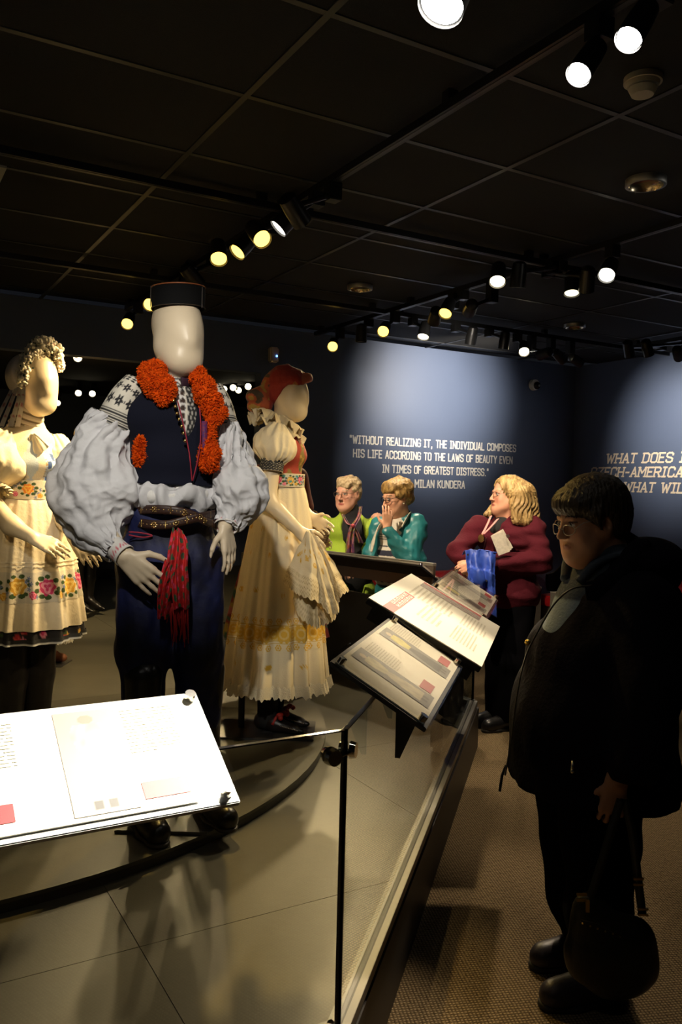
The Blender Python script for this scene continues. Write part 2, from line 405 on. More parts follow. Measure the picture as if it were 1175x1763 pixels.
# ---- small fittings on walls and ceiling
m_white = M('white_plastic', (.75,.72,.66), .45)
cm = empty('wall_camera', aty(918, 663, YB)-np.array([0,.0,0]), 'small white dome security camera high on the quotation wall', 'camera')
MB().cyl((0,-.001,0), (0,-.045,0), .06, .057, 24).obj('housing', m_white, cm, smooth='auto')
MB().ball((.012,-.048,-.008), .042, 16, 10).obj('dark_dome', M('smoked_dome', (.01,.01,.012), .08), cm, smooth=True)
MB().cyl((.012,-.07,-.008), (.012,-.092,-.012), .012, .012, 16).obj('camera_lens', m_steel, cm)
se = empty('motion_sensor', aty(468, 612, YB), 'cream motion sensor with blue light on the dark blue wall', 'sensor')
MB().box((0,-.035,0), (.042,.034,.068)).obj('housing', M('cream_plastic', (.62,.5,.34), .5), se, bevel=.012)
MB().ball((.018,-.07,-.012), .009).obj('indicator_light', M('blue_led', (.05,.1,.6), .4, emit=((.1,.25,1), 6)), se)
sm = empty('smoke_detector', tuple(atz(1108, 132, ZC)[:2])+(ZC-.003,), 'round beige smoke detector on the black ceiling', 'smoke detector')
mb = MB(); mb.cyl((0,0,0), (0,0,-.018), .062, .062, 32); mb.cyl((0,0,-.018), (0,0,-.03), .055, .05, 32)
mb.obj('base', M('aged_plastic', (.42,.38,.3), .5), sm, smooth='auto')
mb = MB(); mb.cyl((0,0,-.036), (0,0,-.058), .047, .036, 32); mb.obj('sensing_cap', MATS['aged_plastic'], sm, smooth='auto')
MB().cyl((0,0,-.03), (0,0,-.036), .035, .035, 24).obj('vent_gap', m_black, sm)
for k, (px, py, lb) in enumerate(((1113, 308, 'unlit recessed ceiling downlight nearest the smoke detector'), (620, 491, 'unlit recessed ceiling downlight above the girl in red headscarf'), (990, 558, 'unlit recessed ceiling downlight near the corner of the blue walls'))):
    q = atz(px, py, ZC); r = empty('recessed_downlight', (q[0], q[1], ZC-.026), lb, 'downlight', 'recessed downlights')
    n = 32; V = []; Fc = []
    for rr, z in ((.088, .024), (.088, -.004), (.074, -.006), (.068, .006), (.05, .018), (.0, .02)):
        for i in range(n): V.append((rr*math.cos(2*math.pi*i/n), rr*math.sin(2*math.pi*i/n), z))
    for a in range(5):
        for i in range(n): Fc.append((a*n+i, a*n+(i+1) % n, (a+1)*n+(i+1) % n, (a+1)*n+i))
    me = mesh('trim_ring', V[:3*n], [f for f in Fc if max(f) < 3*n]); link('trim_ring', me, m_steel, r, True)
    me = mesh('reflector', V[2*n:], [tuple(i-2*n for i in f) for f in Fc if min(f) >= 2*n]); link('reflector', me, M('downlight_reflector', (.5,.42,.28), .25, 1.0), r, True)
vp = empty('ceiling_vent', (.15, 4.25, ZC-.008), 'pale grey square panel in the dark ceiling at the left edge', 'vent')
MB().box((0,0,.0), (.395,.27,.005)).obj('panel', M('pale_panel', (.45,.43,.38), .5), vp)
MB().box((0,0,-.006), (.33,.22,.004)).obj('inner_grille', M('pale_grille', (.36,.34,.3), .5), vp)
# ---- lighting tracks
m_track = M('black_track_metal', (.018,.018,.019), .35, .3)
ZT = ZC-.055
def track(p, q, label):
    p, q = np.array(p, float), np.array(q, float); L = np.linalg.norm(q-p); c = (p+q)/2; an = math.atan2(q[1]-p[1], q[0]-p[0])
    r = empty('lighting_track', (c[0], c[1], ZT), label, 'track', 'ceiling lighting tracks', rz=an)
    MB().box((0,0,.0), (L/2,.018,.016)).obj('rail', m_track, r)
    MB().box((0,0,-.0165), (L/2,.006,.001)).obj('rail_slot', m_grid, r)
    k = int(L/1.2)+1
    for i in range(k):
        MB().box((-L/2+.1+i*(L-.2)/max(k-1,1),0,.034), (.02,.02,.018)).obj('ceiling_clip', m_track, r)
track((1.765, -.4), (1.765, 6.45), 'long black track carrying the yellow lamps above the male mannequin')
track((3.46, 2.2), (3.46, 6.5), 'black track above the label rail with yellow and white lamps')
track((-1.5, 3.66), (1.74, 3.66), 'black cross track running left from the yellow lamps')
track((1.79, 3.66), (3.435, 3.66), 'black cross track between the two long tracks')
track((3.485, 3.66), (6.6, 3.66), 'black cross track running right from the label rail track')
track((-1.5, 5.36), (1.74, 5.36), 'black far cross track at the left above the opening')
track((1.79, 5.36), (3.435, 5.36), 'black far cross track above the girl in the headscarf')
track((3.485, 5.36), (6.7, 5.36), 'black far cross track in front of the quotation wall')
track((1.16, -.5), (1.16, 1.5), 'short black track holding the brightest nearest lamp')
track((-.9, .9), (1.14, .9), 'black cross track above the viewpoint')
track((6.1, 1.5), (6.1, 5.33), 'black track running along the right wall')

LW = (1.0, .80, .55); LY = (1.0, .62, .16); LC = (1.0, .90, .76); LM = (1.0, .74, .38)
def m_lens(kind):
    c, e = {'w': ((1.0,.86,.55), 6), 'y': ((1.0,.6,.1), 3.6), 'c': ((1.0,.93,.78), 6), 'o': ((.1,.1,.1), 0), 'n': ((1,.95,.85), 25), 'd': ((1.0,.9,.6), 2)}[kind]
    return M('lamp_lens_'+kind, (.3,.3,.3), .3, emit=(c, e) if e else None)
NL = [0]
def lamp(px, py, lab, aim, kind, power, tx=None, ty=None, col=None, angle=38, z=2.68, pos=None, zt=None, bl=.7, r=.043):
    Lp = np.array(pos if pos is not None else atz(px, py, z), float)
    a = np.array(aim, float)-Lp; a /= np.linalg.norm(a)
    zt = ZT-.016 if zt is None else zt
    h0 = Lp - a*.125
    bx = h0[0] if tx is None else tx; by = h0[1] if ty is None else ty
    rt = empty('track_lamp', (bx, by, zt), lab, 'lamp', 'track lamps')
    o = np.array([bx, by, zt])
    l = lambda p: np.array(p)-o
    zj = h0[2]-zt
    MB().box((0,0,min(zj+.03,-.06)/2), (.03,.03,-min(zj+.03,-.06)/2)).obj('driver_box', m_track, rt, bevel=.003)
    mb = MB(); mb.cyl((0,0,min(zj+.03,-.06)+.03), l(h0+a*.045), .012); mb.obj('yoke', m_track, rt)
    n = 24; hd = MB(); hd.cyl(l(h0-a*.012), l(h0), r*.55, r*.9, n); hd.cyl(l(h0), l(h0+a*.05), r*.9, r, n, cap=False); hd.cyl(l(h0+a*.05), l(Lp+a*.004), r, r*1.04, n, cap=False)
    hd.obj('lamp_head', m_track, rt, smooth='auto')
    ls = MB(); ls.cyl(l(Lp-a*.012), l(Lp-a*.004), r*.93, r*.93, n); ls.obj('lens', m_lens(kind), rt)
    if power:
        spot_light('lamp_spot', Lp+a*.012, aim, power, col or {'w': LW, 'y': LY, 'c': LC, 'n': (1,.93,.8), 'd': LW}[kind], angle, bl, rt)
    return rt
# nearest lamps
lamp(760, 10, 'brightest round lamp at the top edge of the photograph', (.30, 1.42, 1.0), 'n', 470, tx=1.16, angle=27, r=.055)
lamp(1083, 68, 'white lamp nearest the smoke detector, upper of the pair', (.45, 1.35, 1.0), 'n', 260, tx=1.765, angle=17, r=0.034)
lamp(997, 128, 'white lamp beside the smoke detector, lower of the pair', (.3, 1.45, .9), 'n', 260, tx=1.765, angle=17, r=0.034)
# unseen lamps: man's read from his lighting, bride's and girl's added to brighten them
lamp(0, 0, 'track lamp behind the viewpoint lighting the male mannequin', (.95, 2.8, 1.75), 'n', 150, pos=(.12, .98, 2.68), tx=.12, ty=.9, angle=32)
lamp(0, 0, 'unseen track lamp added behind the viewpoint to light the bride mannequin', (.3, 3.7, 1.2), 'n', 60, pos=(-.6, .9, 2.68), tx=-.6, ty=.9, angle=26, col=LM)
lamp(0, 0, 'unseen track lamp added beyond the right edge to brighten the headscarf girl', (1.8, 3.7, 1.25), 'n', 190, pos=(3.36, 2.32, 2.68), tx=3.46, angle=34, col=LM)
# first track
lamp(520, 382, 'white lamp seen edge on beside the hanging driver boxes, right of a pair', (3.4, 4.0, 1.35), 'c', 230, tx=1.765, col=LW, angle=32)
lamp(480, 393, 'white lamp seen edge on above the headscarf girl, left of a pair', (.62, 3.7, 1.55), 'c', 260, tx=1.765, col=LM)
lamp(452, 412, 'yellow lamp nearest the pair of white edge on lamps', (1.72, 1.95, 1.38), 'y', 50, tx=1.765)
lamp(409, 434, 'yellow lamp in the middle of three in a row', (.62, 3.7, 1.6), 'y', 170, tx=1.765, col=LM)
lamp(377, 446, 'yellow lamp leftmost of three in a row', (.95, 2.1, .3), 'y', 110, tx=1.765)
lamp(342, 490, 'small white lamp edge just above the black hat, right one', (3.25, 5.15, 1.4), 'c', 200, tx=1.765, angle=40, col=LW)
lamp(318, 493, 'small white lamp edge just above the black hat, left one', (1.2, 5.6, .3), 'c', 150, tx=1.765, angle=60, col=LM)
lamp(258, 525, 'yellow lamp half hidden behind the black hat', (.62, 3.6, 1.3), 'y', 80, tx=1.765, col=LM)
lamp(219, 558, 'yellow lamp low on the far end of the first track', (.6, 3.9, 1.0), 'y', 50, tx=1.765, col=LM)
# second track
lamp(573, 597, 'yellow lamp at the far end of the second track', (1.85, 3.75, 1.2), 'y', 150, tx=3.46, col=LM)
lamp(622, 588, 'unlit black lamp between two yellow lamps', (3.4, 5.7, .5), 'o', 0, tx=3.46)
lamp(660, 571, 'yellow lamp second from the far end of the second track', (1.95, 3.7, 1.5), 'y', 200, tx=3.46, col=LM)
lamp(729, 580, 'white lamp pointing down in front of the glowing patch of wall', (3.1, 4.75, 1.3), 'w', 120, ty=5.36, angle=60)
lamp(748, 553, 'white lamp seen as a thin slit on the second track', (4.6, 6.7, 1.7), 'c', 60, tx=3.46)
lamp(767, 540, 'yellow lamp midway along the second track', (1.95, 3.6, .9), 'y', 160, tx=3.46, col=LM)
lamp(808, 536, 'white lamp turned toward the quotation wall', (4.85, 6.75, 2.28), 'c', 90, tx=3.46, angle=44, bl=1.0)
lamp(857, 485, 'white lamp pointing straight down, left of the pair over the labels', (2.15, 2.65, 1.05), 'w', 110, tx=3.46, angle=40)
lamp(891, 494, 'white lamp pointing straight down, right of the pair over the labels', (3.3, 3.9, 1.2), 'w', 110, tx=3.46, angle=60)
lamp(985, 505, 'dark lamp showing a thin lit slit over the label rail', (2.9, 2.8, 0), 'd', 90, tx=3.46, col=LW)
lamp(1010, 500, 'unlit black lamp tilted beside the thin slit lamp', (4.5, 4.5, .5), 'o', 0, ty=3.66)
lamp(1045, 474, 'white lamp at the near end of the second track', (1.75, 2.25, 1.02), 'c', 330, tx=3.46, col=LW, angle=22)
# cross track by the quotation wall
lamp(810, 592, 'unlit black lamp below the far cross track, first from the left', (4.2, 5.9, .4), 'o', 0, ty=5.36)
lamp(867, 600, 'unlit black lamp below the far cross track beside the warm lamp', (4.5, 5.6, .4), 'o', 0, ty=5.36)
lamp(903, 606, 'warm lamp facing out from the far cross track', (3.7, 3.9, 1.3), 'w', 60, ty=5.36, angle=45)
lamp(930, 612, 'white slit lamp next to the warm lamp on the far track', (5.0, 6.75, 2.5), 'c', 260, ty=5.36, bl=1.0, angle=75)
lamp(970, 620, 'thin slit lamp, left of the last two on the far track', (6.9, 5.6, 1.9), 'd', 0, ty=5.36)
lamp(1000, 625, 'thin slit lamp, last before the corner of the walls', (6.9, 5.35, 2.2), 'd', 110, ty=5.36, bl=1.0, col=LC, angle=70)
lamp(1085, 612, 'unlit black lamp nearest the corner on the right wall track', (6.7, 5.3, 1.0), 'o', 0, tx=6.1, ty=4.95)
lamp(1118, 611, 'unlit black lamp second on the right wall track', (6.7, 4.9, 1.0), 'o', 0, tx=6.1, ty=4.7)
lamp(1170, 615, 'lamp at the right edge washing the slanted lettering', (6.9, 5.15, 2.2), 'd', 90, tx=6.1, angle=62, bl=1.0, col=LC)
# lamps of the far gallery
for px, py, Y, lb in ((131, 607, 7.0, 'far gallery lamp just right of the flower crown, upper of a close pair'), (134, 616, 7.15, 'far gallery lamp just right of the flower crown, lower of a close pair'), (135, 677, 9.4, 'far gallery lamp beside the white sleeve, left of a low pair'), (159, 678, 9.4, 'far gallery lamp beside the white sleeve, right of a low pair'), (99, 694, 10.2, 'lowest far gallery lamp beside the bride mannequin face'), (386, 662, 8.6, 'far gallery lamp leftmost of the four beside the red headscarf'), (402, 649, 8.4, 'far gallery lamp second of the four beside the red headscarf'), (411, 661, 8.6, 'far gallery lamp third of the four beside the red headscarf'), (428, 640, 8.2, 'far gallery lamp highest of the four beside the red headscarf')):
    P = aty(px, py, Y); P[2] = min(P[2], ZF-.05)
    lamp(px, py, lb, (P[0]*.55, P[1]-3, 1.0), 'w', 0, pos=P, zt=ZF-.002, r=.036)
spot_light('gallery_spot', (1.5, 7.0, 2.5), (1.75, 8.2, .7), 160, LM, 90)
spot_light('gallery_spot', aty(428, 640, 8.2)+np.array([0,-.1,-.05]), (2.6, 10.2, .6), 200, LC, 90)
spot_light('gallery_spot', aty(402, 649, 8.4)+np.array([0,-.1,-.05]), (1.6, 6.4, .3), 420, LM, 80)

# ---- label panels on the barrier
m_paper = M('label_paper', (.80,.77,.66), .5)
m_acr = glass_mat('acrylic_cover', (.98,.98,.97), .6, .02)
m_red = M('label_red', (.45,.03,.035), .5)
m_ink = M('label_ink', (.56,.53,.42), .6)
m_print = M('label_print', vcol=True, rough=.5)
m_panel = M('panel_board_black', (.014,.013,.012), .4)
def frame_R(u, v):
    u = np.array(u, float); u /= np.linalg.norm(u); v = np.array(v, float); v -= u*(v@u); v /= np.linalg.norm(v); return np.c_[u, v, np.cross(u, v)]
def picture(parent, R, s0, s1, t0, t1, W, Hh, fn, n=(36, 90), zoff=.0052):
    V = []; C = []; Fc = []
    for j in range(n[1]+1):
        for i in range(n[0]+1):
            a, b = i/n[0], j/n[1]; V.append(R @ np.array([(s0+(s1-s0)*a)*W, (t0+(t1-t0)*b)*Hh, zoff])); C.append(fn(a, b))
    for j in range(n[1]):
        for i in range(n[0]): k = j*(n[0]+1)+i; Fc.append((k, k+1, k+n[0]+2, k+n[0]+1))
    me = mesh('photo_print', V, Fc); setcol(me, C); return link('photo_print', me, m_print, parent)
def fig_photo(seed, bg=(.33,.32,.28), top=(.62,.55,.2), bot=(.05,.06,.05), head=(.55,.45,.3)):
    rn = random.Random(seed); ph = [rn.random()*6 for _ in range(6)]
    def fn(a, b):
        x = a-.5; c = bg
        nz = .5+.2*math.sin(a*13+ph[0]+4*math.sin(b*9+ph[2]))+.2*math.sin(b*27+ph[1]+5*math.sin(a*7+ph[3]))
        if .86 < b < .95 and x*x/.018+(b-.905)**2/.002 < 1: c = head
        elif .58 < b <= .86 and abs(x) < .17+.12*math.sin((.88-b)*9+.4): c = tuple(q*(.7+.5*nz) for q in top)
        elif .12 < b <= .58 and abs(x) < .12+.22*math.sin((.62-b)*3.2): c = tuple(q*(.75+.5*nz) for q in bot)
        elif .04 < b <= .12 and .05 < abs(x) < .17: c = (.06,.05,.04)
        return c
    return fn
def label_panel(name, org, u, v, W, Hh, lab, layout, thick=.012, cover=True, margin=.012, board=None):
    R = frame_R(u, v); root = empty(name, org, lab, 'label panel', 'label panels on the barrier')
    b = MB(); b.box(R @ np.array([W/2, Hh/2, -thick/2]), (W/2, Hh/2, thick/2), R); b.obj('backing_board', board or m_panel, root, bevel=.002)
    b = MB(); b.box(R @ np.array([W/2, Hh/2, .0022]), (W/2-margin, Hh/2-margin, .0018), R); b.obj('paper_sheet', m_paper, root)
    for it in layout:
        k = it[0]
        if k == 'photo': picture(root, R, *it[1:5], W, Hh, it[5])
        elif k == 'red':
            s0, s1, t0, t1 = it[1:5]; MB().quad(*[R @ np.array([s*W, t*Hh, .0051]) for s, t in ((s0,t0),(s1,t0),(s1,t1),(s0,t1))]).obj('red_block', m_red, root)
        elif k == 'text':
            s0, s1, t0, t1, n = it[1:6]; rn = random.Random(n+int(s0*100)); lh = (t1-t0)/n; ink = MB()
            for j in range(n):
                s = s0; e = s1 if j < n-1 else s0+(s1-s0)*.5
                while s < e-.004:
                    wd = min(rn.uniform(.012, .04)*(it[6] if len(it) > 6 else 1), e-s); tb = t1-(j+.75)*lh
                    ink.quad(*[R @ np.array([a*W, t*Hh, .0051]) for a, t in ((s,tb),(s+wd,tb),(s+wd,tb+lh*.42),(s,tb+lh*.42))]); s += wd+.006
            tag(ink.obj('printed_text', m_ink, root), kind='stuff')
        elif k == 'head':
            s0, s1, t0, t1 = it[1:5]; rn = random.Random(3); mb = MB()
            for row in range(2):
                tb = t0+(t1-t0)*(.56 if row == 0 else .08); hh = (t1-t0)*.38
                for q in range(6):
                    a = s0+(s1-s0)*(.28+q*.115)
                    for sx in (0, .055): mb.quad(*[R @ np.array([x*W, t*Hh, .0056]) for x, t in ((a+sx*(s1-s0),tb),(a+(sx+.022)*(s1-s0),tb),(a+(sx+.022)*(s1-s0),tb+hh),(a+sx*(s1-s0),tb+hh))])
                    tt = tb+hh*rn.choice((.0, .4, .8)); mb.quad(*[R @ np.array([x*W, t*Hh, .0057]) for x, t in ((a,tt),(a+.077*(s1-s0),tt),(a+.077*(s1-s0),tt+hh*.2),(a,tt+hh*.2))])
            tag(mb.obj('heading_letters', M('heading_white', (.85,.78,.68), .6), root), kind='stuff')
    if cover:
        b = MB(); b.box(R @ np.array([W/2, Hh/2, .012]), (W/2+.004, Hh/2+.004, .003), R); b.obj('acrylic_cover', m_acr, root, bevel=.001)
        for cs in (.022, W-.022):
            for ct in (.022, Hh-.022):
                mb = MB(); mb.cyl(R @ np.array([cs, ct, .003]), R @ np.array([cs, ct, .02]), .011, .011, 20); mb.obj('standoff_screw', m_chrome, root, smooth='auto')
    return root, R
def cols(offs, seeds):
    L = []
    for o, sd in zip(offs, seeds):
        L += [('photo', o, o+.155, .08, .92, sd), ('text', o+.17, o+.31, .5, .9, 14), ('red', o+.17, o+.285, .13, .26)]
    return L
u45 = (1, 1, 0); v45 = (-.253/math.sqrt(2), .253/math.sqrt(2), .15)
label_panel('museum_label', (-.134, 1.414, .95), (1, 0, 0), (0, .252, .15), .75, .293, 'brightly lit white label panel in the near left foreground', cols((.19, .60), (fig_photo(1, (.30,.24,.21), (.5,.4,.25), (.42,.36,.27), (.42,.3,.2)), fig_photo(2, (.30,.24,.21), (.5,.42,.25), (.42,.36,.27), (.45,.16,.12)))), margin=.014, board=M('frosted_acrylic', (.5,.5,.47), .5))
label_panel('museum_label', (1.209, 1.640, .95), u45, v45, .747, .293, 'cream label panel with two tall photographs at the glass corner', cols((.17, .64), (fig_photo(3, (.17,.165,.15), (.55,.5,.3), (.5,.45,.32)), fig_photo(4, (.17,.165,.15), (.62,.55,.10), (.03,.035,.03)))))
def group_photo(a, b):
    q = math.sin(a*40)*math.sin(b*23+a*9)
    return (.12+.1*q, .09+.08*q, .08+.07*q) if q < .2 else (.62, .5, .44)
intro, Ri = label_panel('introduction_sign', (1.785, 2.125, .95), u45, (-.395/math.sqrt(2), .395/math.sqrt(2), .21), .84, .447, 'large cream introduction panel with a red heading block', [('red', 0, .5, .77, .87), ('head', 0, .5, .77, .87), ('text', .2, .5, .44, .66, 5, 2), ('text', .52, .82, .42, .86, 10), ('text', .16, .46, .1, .34, 8), ('text', .52, .8, .08, .34, 8), ('photo', .83, .94, .2, .84, group_photo), ('red', .94, .975, .2, .84)], thick=.02, cover=False, margin=.001)
b = MB(); Ro = Ri; b.box(Ro @ np.array([.42, .22, -.045]), (.40, .2, .024), Ro); b.obj('support_box', m_panel, intro)
label_panel('museum_label', (2.395, 2.83, .955), u45, v45, .747, .293, 'cream label panel just beyond the large introduction panel', cols((.17, .64), (fig_photo(5), fig_photo(6, top=(.5,.5,.45), bot=(.4,.4,.38)))))
label_panel('museum_label', (3.14, 4.08, .93), (-.206, .978, 0), (-.25, -.05, .15), 1.05, .293, 'label panel on the far rail seen from behind by two women', cols((.17, .64), (fig_photo(7), fig_photo(8))))
# the wedge backs and brackets that carry them
def bracket(p, dirn, lab):
    d = np.array(dirn, float); d /= np.linalg.norm(d); r = empty('panel_bracket', (p[0], p[1], .80), lab, 'bracket', 'black panel brackets')
    n = np.array([-d[1], d[0]])*.004; V = []
    prof = [(.008, .0), (.022, .0), (.085, .148), (.008, .19)]
    for s in (-1, 1): V += [(d[0]*q[0]+n[0]*s, d[1]*q[0]+n[1]*s, q[1]) for q in prof]
    k = len(prof); MB().add(V, [tuple(range(k-1,-1,-1)), tuple(range(k, 2*k))]+[(i,(i+1)%k,k+(i+1)%k,k+i) for i in range(k)]).obj('fin', m_panel, r)
    MB().box((d[0]*.012, d[1]*.012, .16), (.012, .012, .03)).obj('glass_grip', m_steel, r)
    return r
nn = np.array([1, -1])/math.sqrt(2)
for t, lb in ((.28, 'black bracket under the corner label panel, nearer one'), (.78, 'black bracket under the corner label panel, farther one')):
    bracket((1.209+t*.528-.125*nn[0]+.0, 1.64+t*.528-.125*nn[1]), nn, lb)
kp = empty('rail_shade_panel', (3.12, 3.86, PF+.002), 'black sheet added behind the far glass to darken it below the label rail', 'panel')  # black sheet added to darken the view through the far glass
seg2((-.04, .03), (-.25, 1.45), .02, 0, .56).obj('panel', m_panel, kp)
far = empty('rail_back_board', (3.02, 4.06, .9), 'brown board closing the back of the far label rail', 'board')
seg2((0, 0), (-.216, 1.03), .02, .025, .165).obj('board', M('brown_board', (.055,.036,.026), .5), far)
seg2((0, 0), (-.216, 1.03), .03, .165, .182).obj('edge_strip', M('grey_strip', (.13,.12,.1), .45), far)
ped = empty('label_cabinet', (2.42, 3.2, PF+.001), 'slim black cabinet standing behind the diagonal glass under the labels', 'cabinet', rz=math.pi/4)
MB().box2((0, -.03, .03), (.88, .03, .68)).obj('body', m_panel, ped)
MB().box2((.02, -.02, 0), (.86, .02, .03)).obj('plinth', m_track, ped)

# ---- corner bench
m_cush = M('red_upholstery', (.55,.012,.016), .55, bump=(300,.1), sheen=.2)
m_lam = M('grey_laminate', (.20,.18,.145), .5)
def bolster(name, a, b, lab, seat=True):
    a, b = np.array(a, float), np.array(b, float); L = np.linalg.norm(b-a); rz = math.atan2(b[1]-a[1], b[0]-a[0])
    r = empty(name, (a[0], a[1], 0), lab, 'bench', 'red corner bench', rz=rz)
    mb = MB(); n = 14; prof = [(-.06, .30)] + [(-.06-.15*math.sin(t), .56+.15*math.cos(t)*.95) for t in np.linspace(math.pi*.9, .0, n)] + [(-.005, .70), (-.005, .30)]
    V = [(x, y, z) for x in (0, L) for y, z in prof]; k = len(prof)
    mb.add(V, [tuple(range(k)), tuple(range(2*k-1, k-1, -1))]+[(i, k+i, k+(i+1)%k, (i+1)%k) for i in range(k)])
    mb.obj('backrest', m_cush, r, smooth='auto')
    if not seat: return r
    MB().box((L/2, -.30, .36), (L/2, .28, .055)).obj('seat', m_cush, r, bevel=.02)
    MB().box((L/2, -.27, .15), (L/2, .24, .15)).obj('base', m_lam, r)
    return r
r = bolster('upholstered_bench', (4.2, YB-.02), (6.2, YB-.02), 'red bolster on a grey cabinet along the quotation wall', False)
MB().box((1.0, -.20, .2525), (1.0, .08, .2525)).obj('cabinet', m_lam, r)
MB().box((1.0, -.20, .512), (1.0, .085, .008)).obj('cabinet_top', M('cream_edge', (.5,.46,.38), .5), r)
bolster('upholstered_bench', (XR-.02, YB-.1), (XR-.02, 2.5), 'red upholstered bench along the right wall')
gp = empty('bench_partition', (0, 0, 0), 'low grey partition with a pale top edge around the red bench', 'partition')
PP = [tuple(atz(x, y, .52)[:2]) for x, y in ((950, 1017), (1145, 1048), (1175, 1088))]
PP.append((PP[-1][0]+.2, PP[-1][1]-1.2))
for k, (a, b_) in enumerate(zip(PP[:-1], PP[1:])):
    seg2(a, b_, .03, 0, .505).obj('partition_panel', m_lam, gp)
    seg2(a, b_, .034, .505, .52).obj('top_edge', M('cream_edge', (.5,.46,.38), .5), gp)
# ------------------------------------------------------------------ organic modelling: distance fields turned into one continuous surface
def axis(lo, hi, h, fine=()):
    xs = [lo]
    while xs[-1] < hi:
        st = h
        for a, b, f in fine:
            if a-h < xs[-1] < b: st = min(st, f)
        xs.append(xs[-1]+st)
    return np.array(xs, np.float32)
class SD:
    def __init__(s, lo, hi, h, fx=(), fy=(), fz=()):
        s.ax = [axis(lo[0], hi[0], h, fx), axis(lo[1], hi[1], h, fy), axis(lo[2], hi[2], h, fz)]
        s.D = np.full([len(a) for a in s.ax], .5, np.float32); s.h = h
    def _sub(s, lo, hi):
        sl = []
        for a, l, u in zip(s.ax, lo, hi):
            i, j = int(np.searchsorted(a, l)), int(np.searchsorted(a, u))
            sl.append(slice(max(i-1, 0), min(j+1, len(a))))
        X = s.ax[0][sl[0]][:, None, None]; Y = s.ax[1][sl[1]][None, :, None]; Z = s.ax[2][sl[2]][None, None, :]
        return tuple(sl), X, Y, Z
    def _mix(s, sl, d, k, op):
        A = s.D[sl]
        if d.size == 0 or A.size == 0: return
        if op == 'sub': d = -d; 
        if op == 'add':
            if k <= 0: R = np.minimum(A, d)
            else:
                h = np.clip(.5+.5*(A-d)/k, 0, 1); R = A*(1-h)+d*h-k*h*(1-h)
        else:
            if k <= 0: R = np.maximum(A, d)
            else:
                h = np.clip(.5-.5*(A-d)/k, 0, 1); R = A*(1-h)+d*h+k*h*(1-h)
        s.D[sl] = R
    def cone(s, a, b, ra, rb, k=.02, flat=None, op='add'):
        """tapered capsule; flat = (direction, factor) squashes it along a direction"""
        a, b = np.asarray(a, float), np.asarray(b, float); m = max(ra, rb)*(max(1, flat[1]) if flat is not None else 1)+max(k, .0)+3*s.h
        sl, X, Y, Z = s._sub(np.minimum(a, b)-m, np.maximum(a, b)+m)
        ab = b-a; L2 = float(ab@ab)+1e-12
        t = np.clip(((X-a[0])*ab[0]+(Y-a[1])*ab[1]+(Z-a[2])*ab[2])/L2, 0, 1)
        vx, vy, vz = X-a[0]-t*ab[0], Y-a[1]-t*ab[1], Z-a[2]-t*ab[2]
        if flat is not None:
            n = np.asarray(flat[0], float); n = n/np.linalg.norm(n); q = (vx*n[0]+vy*n[1]+vz*n[2])*(1/flat[1]-1)
            vx, vy, vz = vx+n[0]*q, vy+n[1]*q, vz+n[2]*q
        d = np.sqrt(vx*vx+vy*vy+vz*vz)-(ra+t*(rb-ra))
        if flat is not None and flat[1] < 1: d = d*max(flat[1], .35)
        s._mix(sl, d.astype(np.float32), k, op); return s
    def chain(s, pts, rs, k=.02, flat=None, op='add'):
        for i in range(len(pts)-1): s.cone(pts[i], pts[i+1], rs[i], rs[i+1], k, flat, op)
        return s
    def ell(s, c, r, k=.02, R=None, op='add'):
        c = np.asarray(c, float); r = np.asarray(r, float); m = r.max()+max(k, 0)+3*s.h
        if R is None: lo, hi = c-r-k-3*s.h, c+r+k+3*s.h
        else: lo, hi = c-m, c+m
        sl, X, Y, Z = s._sub(lo, hi)
        dx, dy, dz = X-c[0], Y-c[1], Z-c[2]
        if R is not None:
            R = np.asarray(R); dx, dy, dz = (dx*R[0,i]+dy*R[1,i]+dz*R[2,i] for i in range(3))
        k0 = np.sqrt((dx/r[0])**2+(dy/r[1])**2+(dz/r[2])**2); k1 = np.sqrt((dx/r[0]**2)**2+(dy/r[1]**2)**2+(dz/r[2]**2)**2)
        d = np.where(k0 < 1e-6, -r.min(), k0*(k0-1)/(k1+1e-9))
        s._mix(sl, d.astype(np.float32), k, op); return s
    def box(s, c, hs, rad=.01, k=.01, R=None, op='add'):
        c = np.asarray(c, float); hs = np.asarray(hs, float); m = np.linalg.norm(hs)+k+3*s.h
        sl, X, Y, Z = s._sub(c-m, c+m); d3 = [X-c[0], Y-c[1], Z-c[2]]
        if R is not None: R = np.asarray(R); d3 = [d3[0]*R[0,i]+d3[1]*R[1,i]+d3[2]*R[2,i] for i in range(3)]
        q = [np.abs(d3[i])-(hs[i]-rad) for i in range(3)]
        d = np.sqrt(sum(np.maximum(t, 0)**2 for t in q))+np.minimum(np.maximum(np.maximum(q[0], q[1]), q[2]), 0)-rad
        s._mix(sl, d.astype(np.float32), k, op); return s
    def half(s, p, n, k=.005):
        """keep only the side that n points away from"""
        n = np.asarray(n, float); n = n/np.linalg.norm(n)
        d = (s.ax[0][:,None,None]-p[0])*n[0]+(s.ax[1][None,:,None]-p[1])*n[1]+(s.ax[2][None,None,:]-p[2])*n[2]
        s.D = np.maximum(s.D, d.astype(np.float32)); return s
    def disp(s, fn, lo=None, hi=None):
        lo = [a[0] for a in s.ax] if lo is None else lo; hi = [a[-1] for a in s.ax] if hi is None else hi
        sl, X, Y, Z = s._sub(lo, hi); s.D[sl] += np.asarray(fn(X, Y, Z), np.float32)*(s.D[sl] < .06); return s
